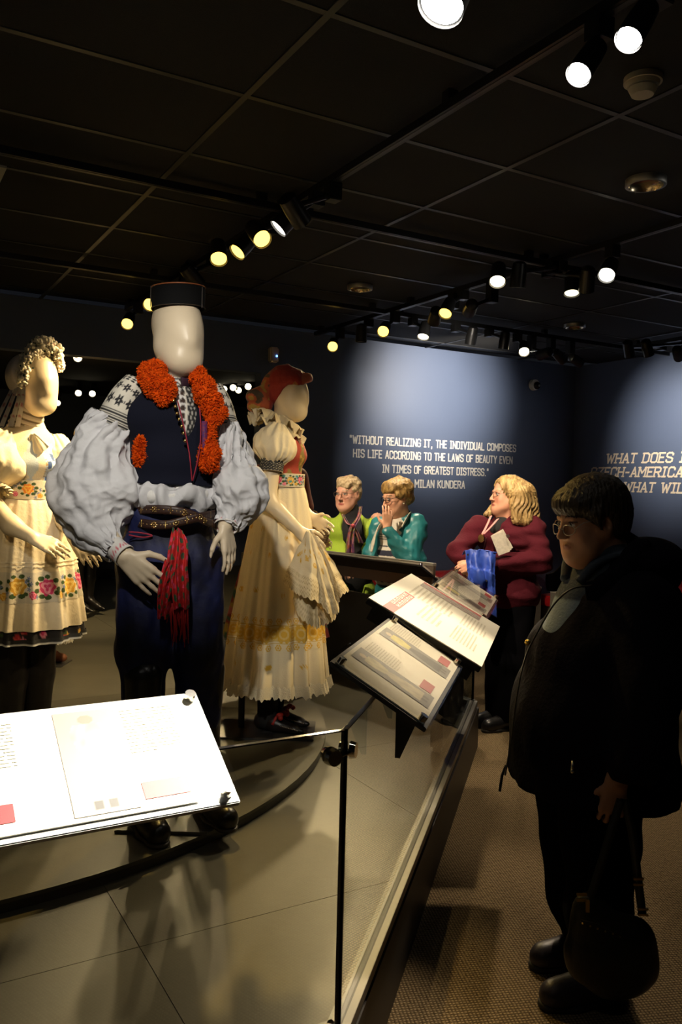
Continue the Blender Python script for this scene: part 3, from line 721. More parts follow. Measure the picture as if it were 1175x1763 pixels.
    def surf(s):
        D = s.D; D[0] = D[-1] = .5; D[:, 0] = D[:, -1] = .5; D[:, :, 0] = D[:, :, -1] = .5
        I = D < 0; nx, ny, nz = D.shape
        c = np.zeros((nx-1, ny-1, nz-1), np.uint8)
        for i in (0, 1):
            for j in (0, 1):
                for k in (0, 1): c += I[i:nx-1+i, j:ny-1+j, k:nz-1+k]
        act = np.argwhere((c > 0) & (c < 8)); idx = np.full(c.shape, -1, np.int32); idx[tuple(act.T)] = np.arange(len(act))
        P = np.zeros((len(act), 3)); W = np.zeros(len(act))
        cor = [(i, j, k) for i in (0, 1) for j in (0, 1) for k in (0, 1)]
        val = {q: D[act[:,0]+q[0], act[:,1]+q[1], act[:,2]+q[2]].astype(float) for q in cor}
        for a in cor:
            for d in range(3):
                if a[d]: continue
                b = list(a); b[d] = 1; b = tuple(b); va, vb = val[a], val[b]; m = (va < 0) != (vb < 0)
                t = np.where(m, va/(va-vb+1e-20), 0)
                q = np.repeat(np.array([a], float), len(act), 0); q[:, d] += t
                P[m] += q[m]; W[m] += 1
        P /= W[:, None]
        V = np.empty_like(P)
        for d in range(3):
            x0 = s.ax[d][act[:, d]]; x1 = s.ax[d][act[:, d]+1]; V[:, d] = x0+(x1-x0)*P[:, d]
        Fs = []
        for d in range(3):
            e, f = (d+1) % 3, (d+2) % 3
            sa = [slice(None)]*3; sb = [slice(None)]*3; sa[d] = slice(0, -1); sb[d] = slice(1, None)
            A = I[tuple(sa)]; B = I[tuple(sb)]; m = A != B; w = np.argwhere(m)
            if not len(w): continue
            ok = (w[:, e] > 0) & (w[:, f] > 0) & (w[:, e] < c.shape[e]) & (w[:, f] < c.shape[f]); w = w[ok]
            ins = A[tuple(w.T)]
            def g(de, df):
                q = w.copy(); q[:, e] -= de; q[:, f] -= df; return idx[tuple(q.T)]
            Q = np.stack([g(1, 1), g(0, 1), g(0, 0), g(1, 0)], 1)
            Q[~ins] = Q[~ins][:, ::-1]; Fs.append(Q)
        Fq = np.concatenate(Fs)
        return V, Fq[(Fq >= 0).all(1)]
def fast_mesh(name, V, Q, smooth=True):
    me = bpy.data.meshes.new(name); V = np.asarray(V, np.float32); Q = np.asarray(Q, np.int32)
    me.vertices.add(len(V)); me.vertices.foreach_set('co', V.ravel())
    me.loops.add(Q.size); me.loops.foreach_set('vertex_index', Q.ravel())
    me.polygons.add(len(Q)); me.polygons.foreach_set('loop_start', np.arange(len(Q), dtype=np.int32)*Q.shape[1])
    if smooth: me.polygons.foreach_set('use_smooth', np.ones(len(Q), bool))
    me.update(calc_edges=True); return me
def smooth_verts(V, Q, it=1, lam=.5):
    for _ in range(it):
        acc = np.zeros_like(V); cnt = np.zeros(len(V))
        for a in range(4):
            b = (a+1) % 4; np.add.at(acc, Q[:, a], V[Q[:, b]]); np.add.at(acc, Q[:, b], V[Q[:, a]]); np.add.at(cnt, Q[:, a], 1); np.add.at(cnt, Q[:, b], 1)
        V = V*(1-lam)+lam*acc/np.maximum(cnt, 1)[:, None]
    return V
def sd_obj(name, S, mat, parent, col=None, it=1):
    V, Q = S.surf(); V = smooth_verts(V, Q, it) if it else V
    me = fast_mesh(name, V, Q)
    if col is not None: setcol(me, col(V))
    return link(name, me, mat, parent)
def grid_mesh(name, P, mat, parent, closed_u=False, col=None, smooth=True, thick=0.0):
    """P[j][i] grid of points; closed_u joins the last column to the first"""
    P = np.asarray(P, float); nv, nu = P.shape[:2]
    idx = np.arange(nv*nu).reshape(nv, nu)
    nxt = np.roll(idx, -1, 1) if closed_u else idx[:, 1:]
    cur = idx if closed_u else idx[:, :-1]
    Q = np.stack([cur[:-1].ravel(), nxt[:-1].ravel(), nxt[1:].ravel(), cur[1:].ravel()], 1)
    me = fast_mesh(name, P.reshape(-1, 3), Q, smooth)
    if col is not None: setcol(me, np.asarray(col).reshape(-1, 3))
    o = link(name, me, mat, parent)
    if thick:
        md = o.modifiers.new('thickness', 'SOLIDIFY'); md.thickness = thick; md.offset = 1
    return o
def vnoise(X, Y, Z, sc, seed=0):
    """cheap smooth pseudo noise from sines, about -1..1"""
    r = np.random.RandomState(seed); out = 0
    for k in range(6):
        d = r.normal(size=3); d /= np.linalg.norm(d); f = sc*r.uniform(.6, 1.6); out = out + np.sin((X*d[0]+Y*d[1]+Z*d[2])*f+r.uniform(0, 6.28))
    return out/3.2
def spl(pts, n=20):
    """smooth curve through points (any dimension)"""
    P = np.asarray(pts, float); m = len(P); out = []
    Q = np.vstack([2*P[0]-P[1], P, 2*P[-1]-P[-2]])
    ts = np.linspace(0, m-1, n)
    for t in ts:
        i = min(int(t), m-2); f = t-i; a, b, c, d = Q[i], Q[i+1], Q[i+2], Q[i+3]
        out.append(.5*((2*b)+(-a+c)*f+(2*a-5*b+4*c-d)*f*f+(-a+3*b-3*c+d)*f**3))
    return np.array(out)
def tube_grid(C, R1, R2, nu, ref=(0, 1, 0), mod=None, t0=0, t1=2*math.pi):
    """rings along the curve C with two radii; ref gives the direction of the second radius"""
    C = np.asarray(C, float); n = len(C); T = np.gradient(C, axis=0); T /= np.linalg.norm(T, axis=1)[:, None]+1e-9
    an = np.linspace(t0, t1, nu, endpoint=(t1-t0 < 2*math.pi-1e-6)); P = np.zeros((n, nu, 3))
    for j in range(n):
        e2 = np.array(ref, float); e2 -= T[j]*(e2@T[j]); e2 /= np.linalg.norm(e2)+1e-9; e1 = np.cross(e2, T[j])
        s = np.ones(nu) if mod is None else mod(j/(n-1), an)
        P[j] = C[j] + np.outer(np.cos(an)*R1[j]*s, e1) + np.outer(np.sin(an)*R2[j]*s, e2)
    return P
def crumple(P, amp, sc, seed=0, w=None, ridge=True):
    """push a grid of points in and out along its normals, in sharp creases"""
    P = np.asarray(P, float); du = np.gradient(P, axis=1); dv = np.gradient(P, axis=0); n = np.cross(du, dv); n /= np.linalg.norm(n, axis=2)[..., None]+1e-9
    a = vnoise(P[..., 0], P[..., 1], P[..., 2], sc, seed); b = vnoise(P[..., 0], P[..., 1], P[..., 2], sc*2.1, seed+7)
    h = (.6-1.4*np.abs(a))+.45*(.6-1.4*np.abs(b)) if ridge else a+.4*b
    return P+n*(h*amp*(1 if w is None else w))[..., None]
class Fig:
    """a standing figure: local x to the right of the view, y away from it, z up from the base"""
    def __init__(s, name, label, cat, base, group=None):
        s.B = np.array(base, float); s.ex = np.array([_cy, -_sy, 0]); s.ey = np.array([_sy, _cy, 0])
        s.o = empty(name, tuple(s.B), label, cat, group, rz=-YAW); s.d = float((s.B-CAM)@s.ey)
    def p(s, px, py, y=0.0):
        r = ray(px, py); P = CAM + r*((s.d+y)/float(r@s.ey)); q = P-s.B
        return np.array([q@s.ex, y, q[2]])
    def px(s): return s.d/F
def rot(ax, a):
    return np.array(Matrix.Rotation(a, 3, Vector(ax)))
def hand(S, wrist, d, palm, thumb, size=1.0, curl=.35, spread=.1, k=.009, curls=None, fat=1.0):
    """palm, four fingers of different lengths and a thumb from the side of the palm. d = finger direction, palm = way the palm faces, thumb = side of the thumb"""
    d = np.array(d, float); d /= np.linalg.norm(d); n = np.array(palm, float); n -= d*(n@d); n /= np.linalg.norm(n)
    t = np.cross(d, n); 
    if t@np.array(thumb, float) < 0: t = -t
    w = np.array(wrist, float); z = size; tips = []
    off = (.031, .0105, -.0105, -.030); kn = (.088, .092, .087, .077); ln = (.072, .080, .074, .058); rd = (.0088, .0092, .0088, .0078)
    for i in range(4):
        a = w + t*off[i]*.55*z + d*.004*z; b = w + d*kn[i]*z + t*off[i]*z
        S.cone(a, b, .0155*z*fat, .0115*z*fat, k)
    S.cone(w+t*.008*z, w+d*.06*z+t*.012*z, .016*z*fat, .012*z*fat, k, flat=(n, .8))
    for i in range(4):
        b = w + d*kn[i]*z + t*off[i]*z; c = (curls[i] if curls else curl); sp = spread*(1.5-i)*.6
        fd = d*math.cos(sp)+t*math.sin(sp); p = b; r = rd[i]*z*fat; a = c*.5
        for q, fr in enumerate((.45, .3, .25)):
            dv = fd*math.cos(a)+n*math.sin(a); e = p+dv*ln[i]*fr*z; S.cone(p, e, r, r*.9, .003 if q else .005); p = e; r *= .9; a += c
        tips.append(p)
    p = w + d*.022*z + t*.024*z; r = .0125*z*fat
    for dv, L_, in (((d*.62+t*.70+n*.35), .040), ((d*.86+t*.35+n*.38), .032), ((d*.95+t*.1+n*.42), .026)):
        dv = dv/np.linalg.norm(dv); e = p+dv*L_*z; S.cone(p, e, r, r*.86, .007 if r > .012*z else .004); p = e; r *= .86
    tips.append(p); return tips
# ------------------------------------------------------------------ mannequins
m_ivory = M('mannequin_ivory', (.66,.55,.40), .38, spec=.35)
m_ivory_f = M('mannequin_ivory_warm', (.70,.58,.39), .38, spec=.35)
m_linen = M('white_linen', (.58,.58,.61), .75, bump=(35,.35), sheen=.1)
m_cream = M('cream_cotton', (.72,.62,.42), .8, bump=(60,.25), sheen=.1)
m_vc = M('embroidered_cloth', vcol=True, rough=.8, bump=(220,.2))
m_navy = M('navy_wool', (.004,.005,.014), .9, spec=.2, bump=(400,.15), sheen=.05)
m_velvet = M('crushed_navy_velvet', (.0025,.003,.010), .7, bump=(22,.5), noise=(7,.8,(.004,.010,.085)), sheen=.0)  # blue noise patches paint the sheen of the crushed pile
m_leather = M('black_leather', (.012,.010,.009), .28, spec=.6, bump=(90,.08))
m_brass = M('brass', (.75,.52,.2), .25, 1.0)
m_orange = M('orange_wool', (.72,.095,.004), .95, spec=.1, noise=(40,.7,(.45,.035,.002)))
m_redcord = M('red_cord', (.26,.01,.03), .7)
def stand(fig, px, py, y, h, plate=(.16, .11), post=True, name='stand'):
    q = fig.p(px, py, y)
    MB().box((q[0], y, .006), (plate[0], plate[1], .006)).obj('stand_plate', M('stand_steel', (.12,.12,.12), .3, .8), fig.o, bevel=.002)
    if post: MB().cyl((q[0], y, .012), (q[0], y, h), .016, .016, 16).obj('stand_post', m_black, fig.o, smooth='auto')
def egg_head(S, c, hf, sc=1.0, tilt=0.0, nose=True):
    """smooth featureless mannequin head: skull, flat face, jaw, hint of a nose"""
    hf = np.array(hf, float); hf[2] = 0; hf /= np.linalg.norm(hf); z = np.array([0, 0, 1.]); la = np.cross(hf, z)
    f = hf*math.cos(tilt)-z*math.sin(tilt); u = z*math.cos(tilt)+hf*math.sin(tilt); R = np.c_[la, f, u]; c = np.array(c, float)
    S.ell(c-f*.014*sc+u*.028*sc, np.array([.077,.096,.103])*sc, .02, R)
    S.ell(c+f*.022*sc-u*.035*sc, np.array([.070,.076,.100])*sc, .04, R)
    S.ell(c+f*.052*sc-u*.102*sc, np.array([.042,.034,.026])*sc, .05, R)
    S.cone(c-la*.038*sc-f*.0*sc-u*.06*sc, c-la*.02*sc+f*.045*sc-u*.1*sc, .033*sc, .026*sc, .05); S.cone(c+la*.038*sc-u*.06*sc, c+la*.02*sc+f*.045*sc-u*.1*sc, .033*sc, .026*sc, .05)
    if nose: S.cone(c+f*.082*sc+u*.0*sc, c+f*.089*sc-u*.040*sc, .006*sc, .009*sc, .04*sc)
    return R
def tufts(name, centers, normals, mat, parent, n, L=.016, seed=0, r=.0035):
    rn = np.random.RandomState(seed); V = []; Fc = []
    for _ in range(n):
        i = rn.randint(len(centers)); c = centers[i]; nn = normals[i]+rn.normal(size=3)*.55; nn /= np.linalg.norm(nn)
        a = np.cross(nn, rn.normal(size=3)); a /= np.linalg.norm(a); b = np.cross(nn, a); l = L*rn.uniform(.6, 1.3); bend = a*l*rn.uniform(-.6, .6); k = len(V)
        for q in range(3): an = q*2.09; V.append(c+r*(math.cos(an)*a+math.sin(an)*b)-nn*.004)
        m = c+nn*l*.55+bend*.3
        for q in range(3): an = q*2.09+.5; V.append(m+r*.8*(math.cos(an)*a+math.sin(an)*b))
        V.append(c+nn*l+bend)
        Fc += [(k, k+1, k+4, k+3), (k+1, k+2, k+5, k+4), (k+2, k, k+3, k+5), (k+3, k+4, k+6), (k+4, k+5, k+6), (k+5, k+3, k+6)]
    o = link(name, mesh(name, V, Fc), mat, parent); tag(o, kind='stuff'); return o
def surf_samples(S):
    V, Q = S.surf(); a, b, c, d = (V[Q[:, i]] for i in range(4)); n = np.cross(c-a, d-b); n /= np.linalg.norm(n, axis=1)[:, None]+1e-12
    return V, Q, (a+b+c+d)/4, n

def folk_pattern(u, v, rows, fg, bg, seed=0):
    """little flowers and leaves in rows over u (0..), v (0..1); returns colours"""
    u = np.asarray(u); v = np.asarray(v); fu = (u % 1)-.5; fv = (v*rows % 1)-.5
    r = np.hypot(fu, fv); an = np.arctan2(fv, fu); m = (r < .30+.10*np.cos(an*6)) & (r > .07)
    m |= (np.abs(fu) > .42) & (np.abs(fv) < .12)
    return np.where(m[..., None], np.array(fg), np.array(bg))

def build_man():
    f = Fig('male_mannequin', 'headless-faced male mannequin in navy folk vest with orange wool trim and black pillbox hat', 'mannequin', atz(312, 1412, DZ), 'costume mannequins')
    f.o['label'] = 'male mannequin in navy folk vest with orange wool trim and black pillbox hat'
    p = f.p; fw = np.array([.42, -.91, 0]); la = np.array([.91, .42, 0]); Z = np.array([0, 0, 1.]); Rb = np.c_[la, fw, Z]
    # body
    S = SD((-.55, -.45, -.01), (.45, .35, 1.98), .011, fx=((-.28, -.02, .0045), (.12, .26, .0045)), fy=((-.33, .13, .0055),), fz=((.72, 1.12, .0045), (1.55, 1.98, .006)))
    hd = np.array([.58, -.81, 0]); Hc = p(307, 571, 0)
    egg_head(S, Hc, hd, 1.12)
    S.cone(p(298, 600, .02), p(300, 672, .02), .052, .058, .03)
    S.ell(p(300, 720, .03), (.165, .10, .10), .06, Rb); S.ell(p(298, 800, .02), (.14, .10, .14), .06, Rb); S.ell(p(296, 925, .02), (.125, .085, .10), .06, Rb)
    for a, b, c, d in ((p(256, 950, 0), p(246, 1130, -.02), p(244, 1398, -.06), 0), (p(332, 950, .05), p(341, 1130, .04), p(352, 1385, .06), 1)):
        S.cone(a, b, .07, .055, .03); S.cone(b, c, .052, .04, .03)
    shL, elL, wrL = p(222, 690, -.02), p(146, 862, -.07), p(214, 958, -.20)
    S.chain([shL, elL, wrL], [.04, .035, .027], .03)
    hand(S, wrL, (.68, .05, -.62), (.1, 1, .1), (.5, 0, .8), 1.16, .18, .16, curls=(.12, .2, .22, .2))
    shR, elR, wrR = p(374, 700, .10), p(405, 835, .05), p(388, 906, -.03)
    S.chain([shR, elR, wrR], [.036, .034, .027], .03)
    hand(S, wrR, (.2, -.1, -.97), (-.9, .45, 0), (-.15, -1, 0), 1.02, .22, .05)
    sd_obj('body', S, m_ivory, f.o, it=2)
    # hat
    hc = p(307, 533, .005); R0 = .098
    n = 48; prof = [(.094, .0), (.0965, .035), (.097, .072), (.094, .078), (.06, .079), (.0, .079)]
    P = [[(hc[0]+r*math.cos(t), hc[1]+r*math.sin(t)*1.0, hc[2]+z+.006*math.cos(t-.6)) for t in np.linspace(0, 2*math.pi, n, endpoint=False)] for r, z in prof]
    hat = grid_mesh('hat', P, M('black_felt', (.003,.003,.0035), .9, spec=.2), f.o, True)
    mb = MB(); mb.tube([(hc[0]+.0965*math.cos(t), hc[1]+.0965*math.sin(t), hc[2]+.077+.006*math.cos(t-.6)) for t in np.linspace(0, 2*math.pi, n, endpoint=False)], .0025, 6, closed=True); mb.obj('hat_piping', M('rust_cord', (.3,.09,.03), .5), hat, True)
    mb = MB(); mb.tube([(hc[0]+.0965*math.cos(t), hc[1]+.0965*math.sin(t), hc[2]+.003+.006*math.cos(t-.6)) for t in np.linspace(0, 2*math.pi, n, endpoint=False)], .002, 6, closed=True); mb.obj('hat_band', M('dark_braid', (.03,.02,.012), .6), hat, True)
    for t in (-.35, -2.85):
        MB().tube([(hc[0]+.098*math.cos(t), hc[1]+.098*math.sin(t), hc[2]+z) for z in (.002, .04, .076)], .0018, 5).obj('hat_seam', MATS['dark_braid'], hat)
    # shirt body with embroidered front
    S = SD((-.3, -.25, .95), (.3, .3, 1.72), .007)
    S.cone(p(299, 640, .02), p(300, 690, .02), .058, .085, .02)
    S.ell(p(300, 725, .03), (.185, .108, .11), .05, Rb); S.ell(p(298, 800, .02), (.15, .112, .12), .05, Rb); S.ell(p(294, 852, .01), (.163, .12, .056), .03, Rb)
    S.disp(lambda X, Y, Zz: .012*vnoise(X, Y, Zz*.4, 85, 3)*np.exp(-((Zz-p(294, 852)[2])/.06)**2))
    zt, zb = p(300, 650)[2], p(300, 840)[2]
    def shirtcol(V):
        a = (V-np.array(p(315, 740, 0)))@la; t = (V[:, 2]-zb)/(zt-zb); fr = (V@fw) > .02
        C = np.tile((.68,.67,.66), (len(V), 1))
        s = V[:, 2]*38
        wl = fr & (t > .0) & (a > -.075) & (a < -.002); wr = fr & (t > .0) & (a >= -.002) & (a < .06)
        C[wl & (np.hypot((s % 1)-.5, (a*30 % 1)-.5) < .36)] = (.035,.018,.012); C[wl & (np.abs(a+.004) < .003)] = (.7,.66,.58)
        C[wr] = (.012,.012,.014); C[wr & (np.sin(s*5)*np.sin(a*420) > .35)] = (.5,.48,.44)
        C[(t > .86) & fr & ((np.sin(V[:, 2]*420)+np.sin(a*330)) > .2)] = (.02,.02,.02)
        return C
    sd_obj('shirt', S, m_vc, f.o, shirtcol, it=1)
    # the shirt blousing out over the belts
    nv, nu = 50, 200; tz = np.linspace(0, 1, nv); th = np.linspace(0, 2*math.pi, nu, endpoint=False); P = np.zeros((nv, nu, 3))
    for j, t in enumerate(tz):
        c = p(297-3*t, 826+54*t, .015); b = 1+.13*math.sin(math.pi*t)**.8-.10*t**4; b *= .76+.24*min(1, t*4); fo = 1+(.045*math.sin(math.pi*t)**.5)*(np.sin(11*th+2*np.sin(3*th))+.5*np.sin(19*th+1))
        P[j] = c+np.outer(np.cos(th)*.158*b*fo, la)+np.outer(np.sin(th)*.122*b*fo, fw); P[j, :, 2] -= .014*t*np.maximum(0, np.sin(th))*np.sin(7*th+1)
    grid_mesh('shirt_tail', crumple(P, .009, 34, 6), m_linen, f.o, True)
    # navy vest, open down the front
    S = SD((-.3, -.28, 1.0), (.32, .32, 1.76), .0055)
    S.cone(p(299, 655, .03), p(300, 690, .03), .075, .105, .03)
    S.ell(p(300, 722, .035), (.205, .127, .12), .05, Rb); S.ell(p(300, 795, .025), (.172, .132, .13), .05, Rb); S.ell(p(299, 840, .02), (.168, .132, .06), .04, Rb)
    S.half(p(299, 835, 0), (-.03, 0, -1)); S.half(p(299, 642, 0), (0, 0, 1))
    c0 = p(320, 640, -.13); c1 = p(331, 818, -.13)
    S.cone(c0+np.array([.012,.03,0]), c1+np.array([0,.03,0]), .062, .004, .0, flat=(fw, 2.2), op='sub')
    S.ell(p(300, 640, -.0), (.068, .068, .05), .01, op='sub')
    sd_obj('vest', S, m_navy, f.o, it=1)
    # piping along the opening
    def front(px, py):   # point on the vest front surface
        return p(px, py, -.125)
    vp = lambda L: spl([p(x, y, yy) for x, y, yy in L], 40)
    MB().tube(vp([(306, 690, -.108), (317, 735, -.118), (326, 780, -.116), (331, 828, -.102)]), .0024, 6).obj('vest_piping', m_redcord, f.o, True)
    MB().tube(vp([(344, 702, -.098), (346, 740, -.106), (343, 780, -.108), (332, 828, -.102)]), .0024, 6).obj('vest_piping', m_redcord, f.o, True)
    for x, y in ((299, 690), (302, 700), (305, 712), (308.5, 722), (313, 734), (316, 746), (319, 759)):
        q = p(x, y, -.112); MB().ball(q, .0068, 12, 8).obj('button', m_brass, f.o, True)
    # collar stand
    P = tube_grid(np.array([p(299, 668, .02), p(299, 650, .02), p(299, 622, .03)]), [.075, .07, .072], [.07, .066, .068], 40, ref=(0, 1, 0), t0=-math.pi*.5+.55, t1=math.pi*1.5-.55)
    grid_mesh('vest_collar', P, M('plum_collar', (.03,.006,.02), .8), f.o, thick=.006)
    # shoulder strap trim
    for a, b in ((p(246, 648, .06), p(215, 662, .05)), (p(345, 648, .1), p(378, 672, .12))):
        MB().tube(spl([a, (a+b)/2+np.array([0,0,.006]), b], 8), .007, 6).obj('shoulder_braid', M('ochre_braid', (.12,.07,.02), .7), f.o, True)
    # orange wool trim
    def fur(blobs, seed, n, nm='wool_trim'):
        pts = np.array([b[0] for b in blobs]); lo = pts.min(0)-.1; hi = pts.max(0)+.1
        S = SD(lo, hi, .006)
        for c, r in blobs: S.ell(c, r, .02)
        S.disp(lambda X, Y, Zz: .005*vnoise(X, Y, Zz, 130, seed)+.003*vnoise(X, Y, Zz, 300, seed+1))
        V, Q, c, nn = surf_samples(S)
        o = link(nm, fast_mesh(nm, V, Q), m_orange, f.o); tufts('wool_fibre', c, nn, m_orange, o, int(n*1.8), .012, seed, .0028); return o
    fur([(p(258, 645, -.085), (.034, .03, .034)), (p(270, 662, -.105), (.045, .032, .045)), (p(268, 640, -.08), (.03, .03, .04)), (p(288, 668, -.11), (.03, .026, .032)), (p(281, 684, -.115), (.022, .022, .025))], 1, 2600)
    fur([(p(342, 650, -.05), (.024, .028, .032)), (p(352, 672, -.06), (.036, .03, .045)), (p(364, 694, -.055), (.032, .03, .045)), (p(376, 712, -.045), (.025, .028, .03)), (p(362, 738, -.07), (.016, .022, .04)), (p(360, 762, -.07), (.018, .022, .03)), (p(361, 784, -.075), (.034, .03, .045)), (p(358, 800, -.075), (.027, .026, .03))], 2, 3400)
    fur([(p(241, 768, -.09), (.018, .02, .03)), (p(244, 788, -.09), (.022, .02, .038))], 3, 700)
    P = np.array([[p(348, y, -.104), p(357, y, -.098)] for y in (725, 745, 765, 782)])
    grid_mesh('vest_lining', P, M('purple_braid', (.03,.008,.12), .7, noise=(120,.8,(.2,.02,.02))), f.o, thick=.004)
    # embroidered upper sleeves and full white sleeves
    def upper(c, r1, r2, nm, seed, ref):
        C = spl(c, 60); n = 120; t = np.linspace(0, 1, 60)
        ra = spl(np.array(r1)[:, None], 60)[:, 0]; rb = spl(np.array(r2)[:, None], 60)[:, 0]
        P = tube_grid(C, ra, rb, n, ref=ref)
        uu, vv = np.meshgrid(np.arange(n)/n*10, t); fl = folk_pattern(uu, np.clip((vv-.22)/.5, 0, .999), 2, (.012,.012,.016), (.66,.62,.54), seed)
        st = (vv > .76) & (np.sin(vv*150) > .1) | (vv < .2) & (np.sin(uu*6.28*1.5)+np.sin(vv*90) > .2)
        fl = np.where(st[..., None], (.015,.015,.018), fl); fl = np.where(((vv > .72) & (vv <= .76))[..., None], (.66,.62,.54), fl)
        return grid_mesh(nm, P, m_vc, f.o, True, fl)
    upper([p(238, 660, .0), p(218, 690, -.02), p(198, 735, -.03)], [.05, .062, .076], [.06, .085, .09], 'embroidered_sleeve', 1, (0, 1, 0))
    upper([p(366, 668, .11), p(380, 700, .11), p(390, 745, .1)], [.04, .045, .05], [.06, .075, .08], 'embroidered_sleeve', 2, (0, 1, 0))
    def puff(c, r1, r2, seed, ref=(0, 1, 0), amp=.10):
        nv, nu = 120, 220; C = spl(c, nv); ra = spl(np.array(r1)[:, None], nv)[:, 0]; rb = spl(np.array(r2)[:, None], nv)[:, 0]
        rn = np.random.RandomState(seed); ph = rn.uniform(0, 6.28, 8)
        def mod(t, an):
            g = math.exp(-((t-.0)/.28)**2)*1.1+math.exp(-((t-1)/.22)**2)*.8+.55
            tw = an+.5*np.sin(t*5+ph[7])
            return 1+amp*g*(.5*np.sin(9*tw+ph[0]+3*t)+.35*np.sin(17*tw+ph[1]-4*t)+.25*np.sin(5*tw+ph[2]+8*t)) + .045*np.sin(14*t+ph[3]+2*np.sin(3*an+ph[4]))+.03*np.sin(23*t+4*np.sin(2*an+ph[5]))
        return grid_mesh('puffed_sleeve', crumple(crumple(tube_grid(C, ra, rb, nu, ref, mod), .014, 24, seed), .005, 60, seed+3), m_linen, f.o, True)
    # image left sleeve: hangs down and folds over to the wrist
    puff([p(199, 722, -.03), p(182, 760, -.04), p(172, 815, -.06), p(166, 868, -.09), p(172, 908, -.13), p(190, 936, -.17), p(203, 946, -.19)], [.07, .105, .15, .15, .10, .058, .040], [.085, .11, .13, .135, .09, .058, .042], 5)
    puff([p(390, 738, .1), p(400, 775, .08), p(410, 825, .05), p(408, 865, .02), p(398, 890, 0), p(390, 906, -.02)], [.045, .065, .095, .10, .062, .04], [.07, .09, .105, .10, .06, .04], 8)
    def cuff(a, b, r):
        C = spl([a, b], 8); P = tube_grid(C, [r*1.06, r, r, r, r, r*1.02, r*1.05, r*1.08], [r]*8, 40, (0, 1, 0)); cc = np.tile((.66,.64,.62), (8*40, 1)).reshape(8, 40, 3)
        cc[5, ::2] = (.55,.03,.09); cc[4, 1::3] = (.6,.12,.15)
        grid_mesh('cuff', P, m_vc, f.o, True, cc, thick=.002)
    cuff(p(196, 941, -.18), p(215, 957, -.20), .036)
    cuff(p(392, 893, 0), p(389, 908, -.03), .040)
    # trousers
    S = SD((-.28, -.3, .33), (.26, .3, 1.16), .008)
    S.ell(p(292, 892, .02), (.168, .125, .12), .04, Rb); S.ell(p(294, 960, .02), (.185, .13, .12), .05, Rb)
    for a, b, c, r in (((250, 965, .0), (246, 1120, -.02), (246, 1240, -.02), (.105, .093, .078)), ((338, 965, .05), (341, 1120, .04), (345, 1235, .05), (.100, .088, .075))):
        S.chain([p(*a), p(*b), p(*c)], r, .04)
    S.disp(lambda X, Y, Zz: .006*vnoise(X, Y, Zz*.35, 45, 9)+.003*vnoise(X, Y, Zz*.6, 110, 10))
    S.half(p(290, 868, 0), (0, 0, 1))
    sd_obj('trousers', S, m_velvet, f.o, it=1)
    MB().tube(spl([p(x, y, -.115) for x, y in ((222, 916), (240, 917), (262, 922), (245, 925), (222, 921))], 24), .0028, 6).obj('pocket_piping', m_redcord, f.o, True)
    # leather belts with brass studs
    m_belt = M('brown_belt_leather', (.03,.012,.008), .45, bump=(80,.1))
    for nm, pts in (('belt', [(209, 880, .02), (232, 879, -.07), (262, 877, -.125), (300, 879, -.135), (330, 886, -.115), (352, 896, -.09), (371, 903, -.03)]), ('belt', [(208, 897, .02), (232, 899, -.07), (262, 903, -.13), (290, 903, -.14), (315, 897, -.13), (345, 890, -.10), (370, 885, -.03)])):
        C = spl([p(*q) for q in pts], 60); hw = .0155
        b = grid_mesh(nm, np.array([C-Z*hw, C-Z*hw*.4-np.array([0,.001,0]), C+Z*hw*.4-np.array([0,.001,0]), C+Z*hw]), m_belt, f.o, thick=.004)
        for i in range(4, 58, 1):
            c = C[i]-np.array([0, .0055, 0])
            if i % 14 == 7:
                mb = MB()
                for q in range(8): an = q*math.pi/4; mb.ball(c+np.array([.0085*math.cos(an), 0, .0085*math.sin(an)]), .0032, 6, 4)
                mb.ball(c, .0045, 8, 5); mb.obj('stud_rosette', m_brass, b, True)
            elif i % 14 == 0:
                mb = MB()
                for q in (-2, -1, 0, 1, 2): mb.ball(c+Z*q*.0052, .003, 6, 4)
                mb.obj('stud_cross', m_brass, b, True)
            elif i % 2: MB().ball(c, .0022, 6, 4).obj('stud', m_brass, b)
    # red kerchief tucked at the hip
    m_rk = M('red_kerchief', vcol=True, rough=.75, bump=(150,.2))
    rn = np.random.RandomState(4)
    def kerch(pts, ws, dep, seed, nm='kerchief'):
        nv, nu = 70, 40; C = spl([p(x, y, yy) for x, y, yy in pts], nv); w_ = spl(np.array(ws)[:, None], nv)[:, 0]; P = np.zeros((nv, nu, 3)); u = np.linspace(-1, 1, nu)
        for j in range(nv):
            P[j, :, 0] = C[j, 0]+u*w_[j]; P[j, :, 1] = C[j, 1]-dep*np.sqrt(np.clip(1-u*u, 0, 1))+.010*np.sin(u*9+seed+j*.05); P[j, :, 2] = C[j, 2]+.006*np.sin(u*5+j*.2)
        uu, vv = np.meshgrid(u, np.linspace(0, 1, nv)); cc = np.tile((.50,.012,.012), (nv*nu, 1)).reshape(nv, nu, 3)
        d = np.sin(uu*7+seed)*np.sin(vv*26+seed); cc[d > .55] = (.02,.10,.045); cc[d < -.72] = (.6,.05,.12); cc[np.abs(np.sin(vv*40+uu*6)) < .1] = (.25,.005,.01)
        return grid_mesh(nm, P, m_rk, f.o, col=cc)
    k1 = kerch([(307, 910, -.15), (308, 940, -.17), (306, 975, -.175), (309, 1010, -.175), (312, 1045, -.17)], [.016, .034, .036, .034, .028], .03, 1)
    kerch([(296, 965, -.185), (287, 1000, -.19), (283, 1030, -.18), (281, 1062, -.165)], [.022, .028, .026, .018], .022, 2, 'kerchief_fold')
    mb = MB()
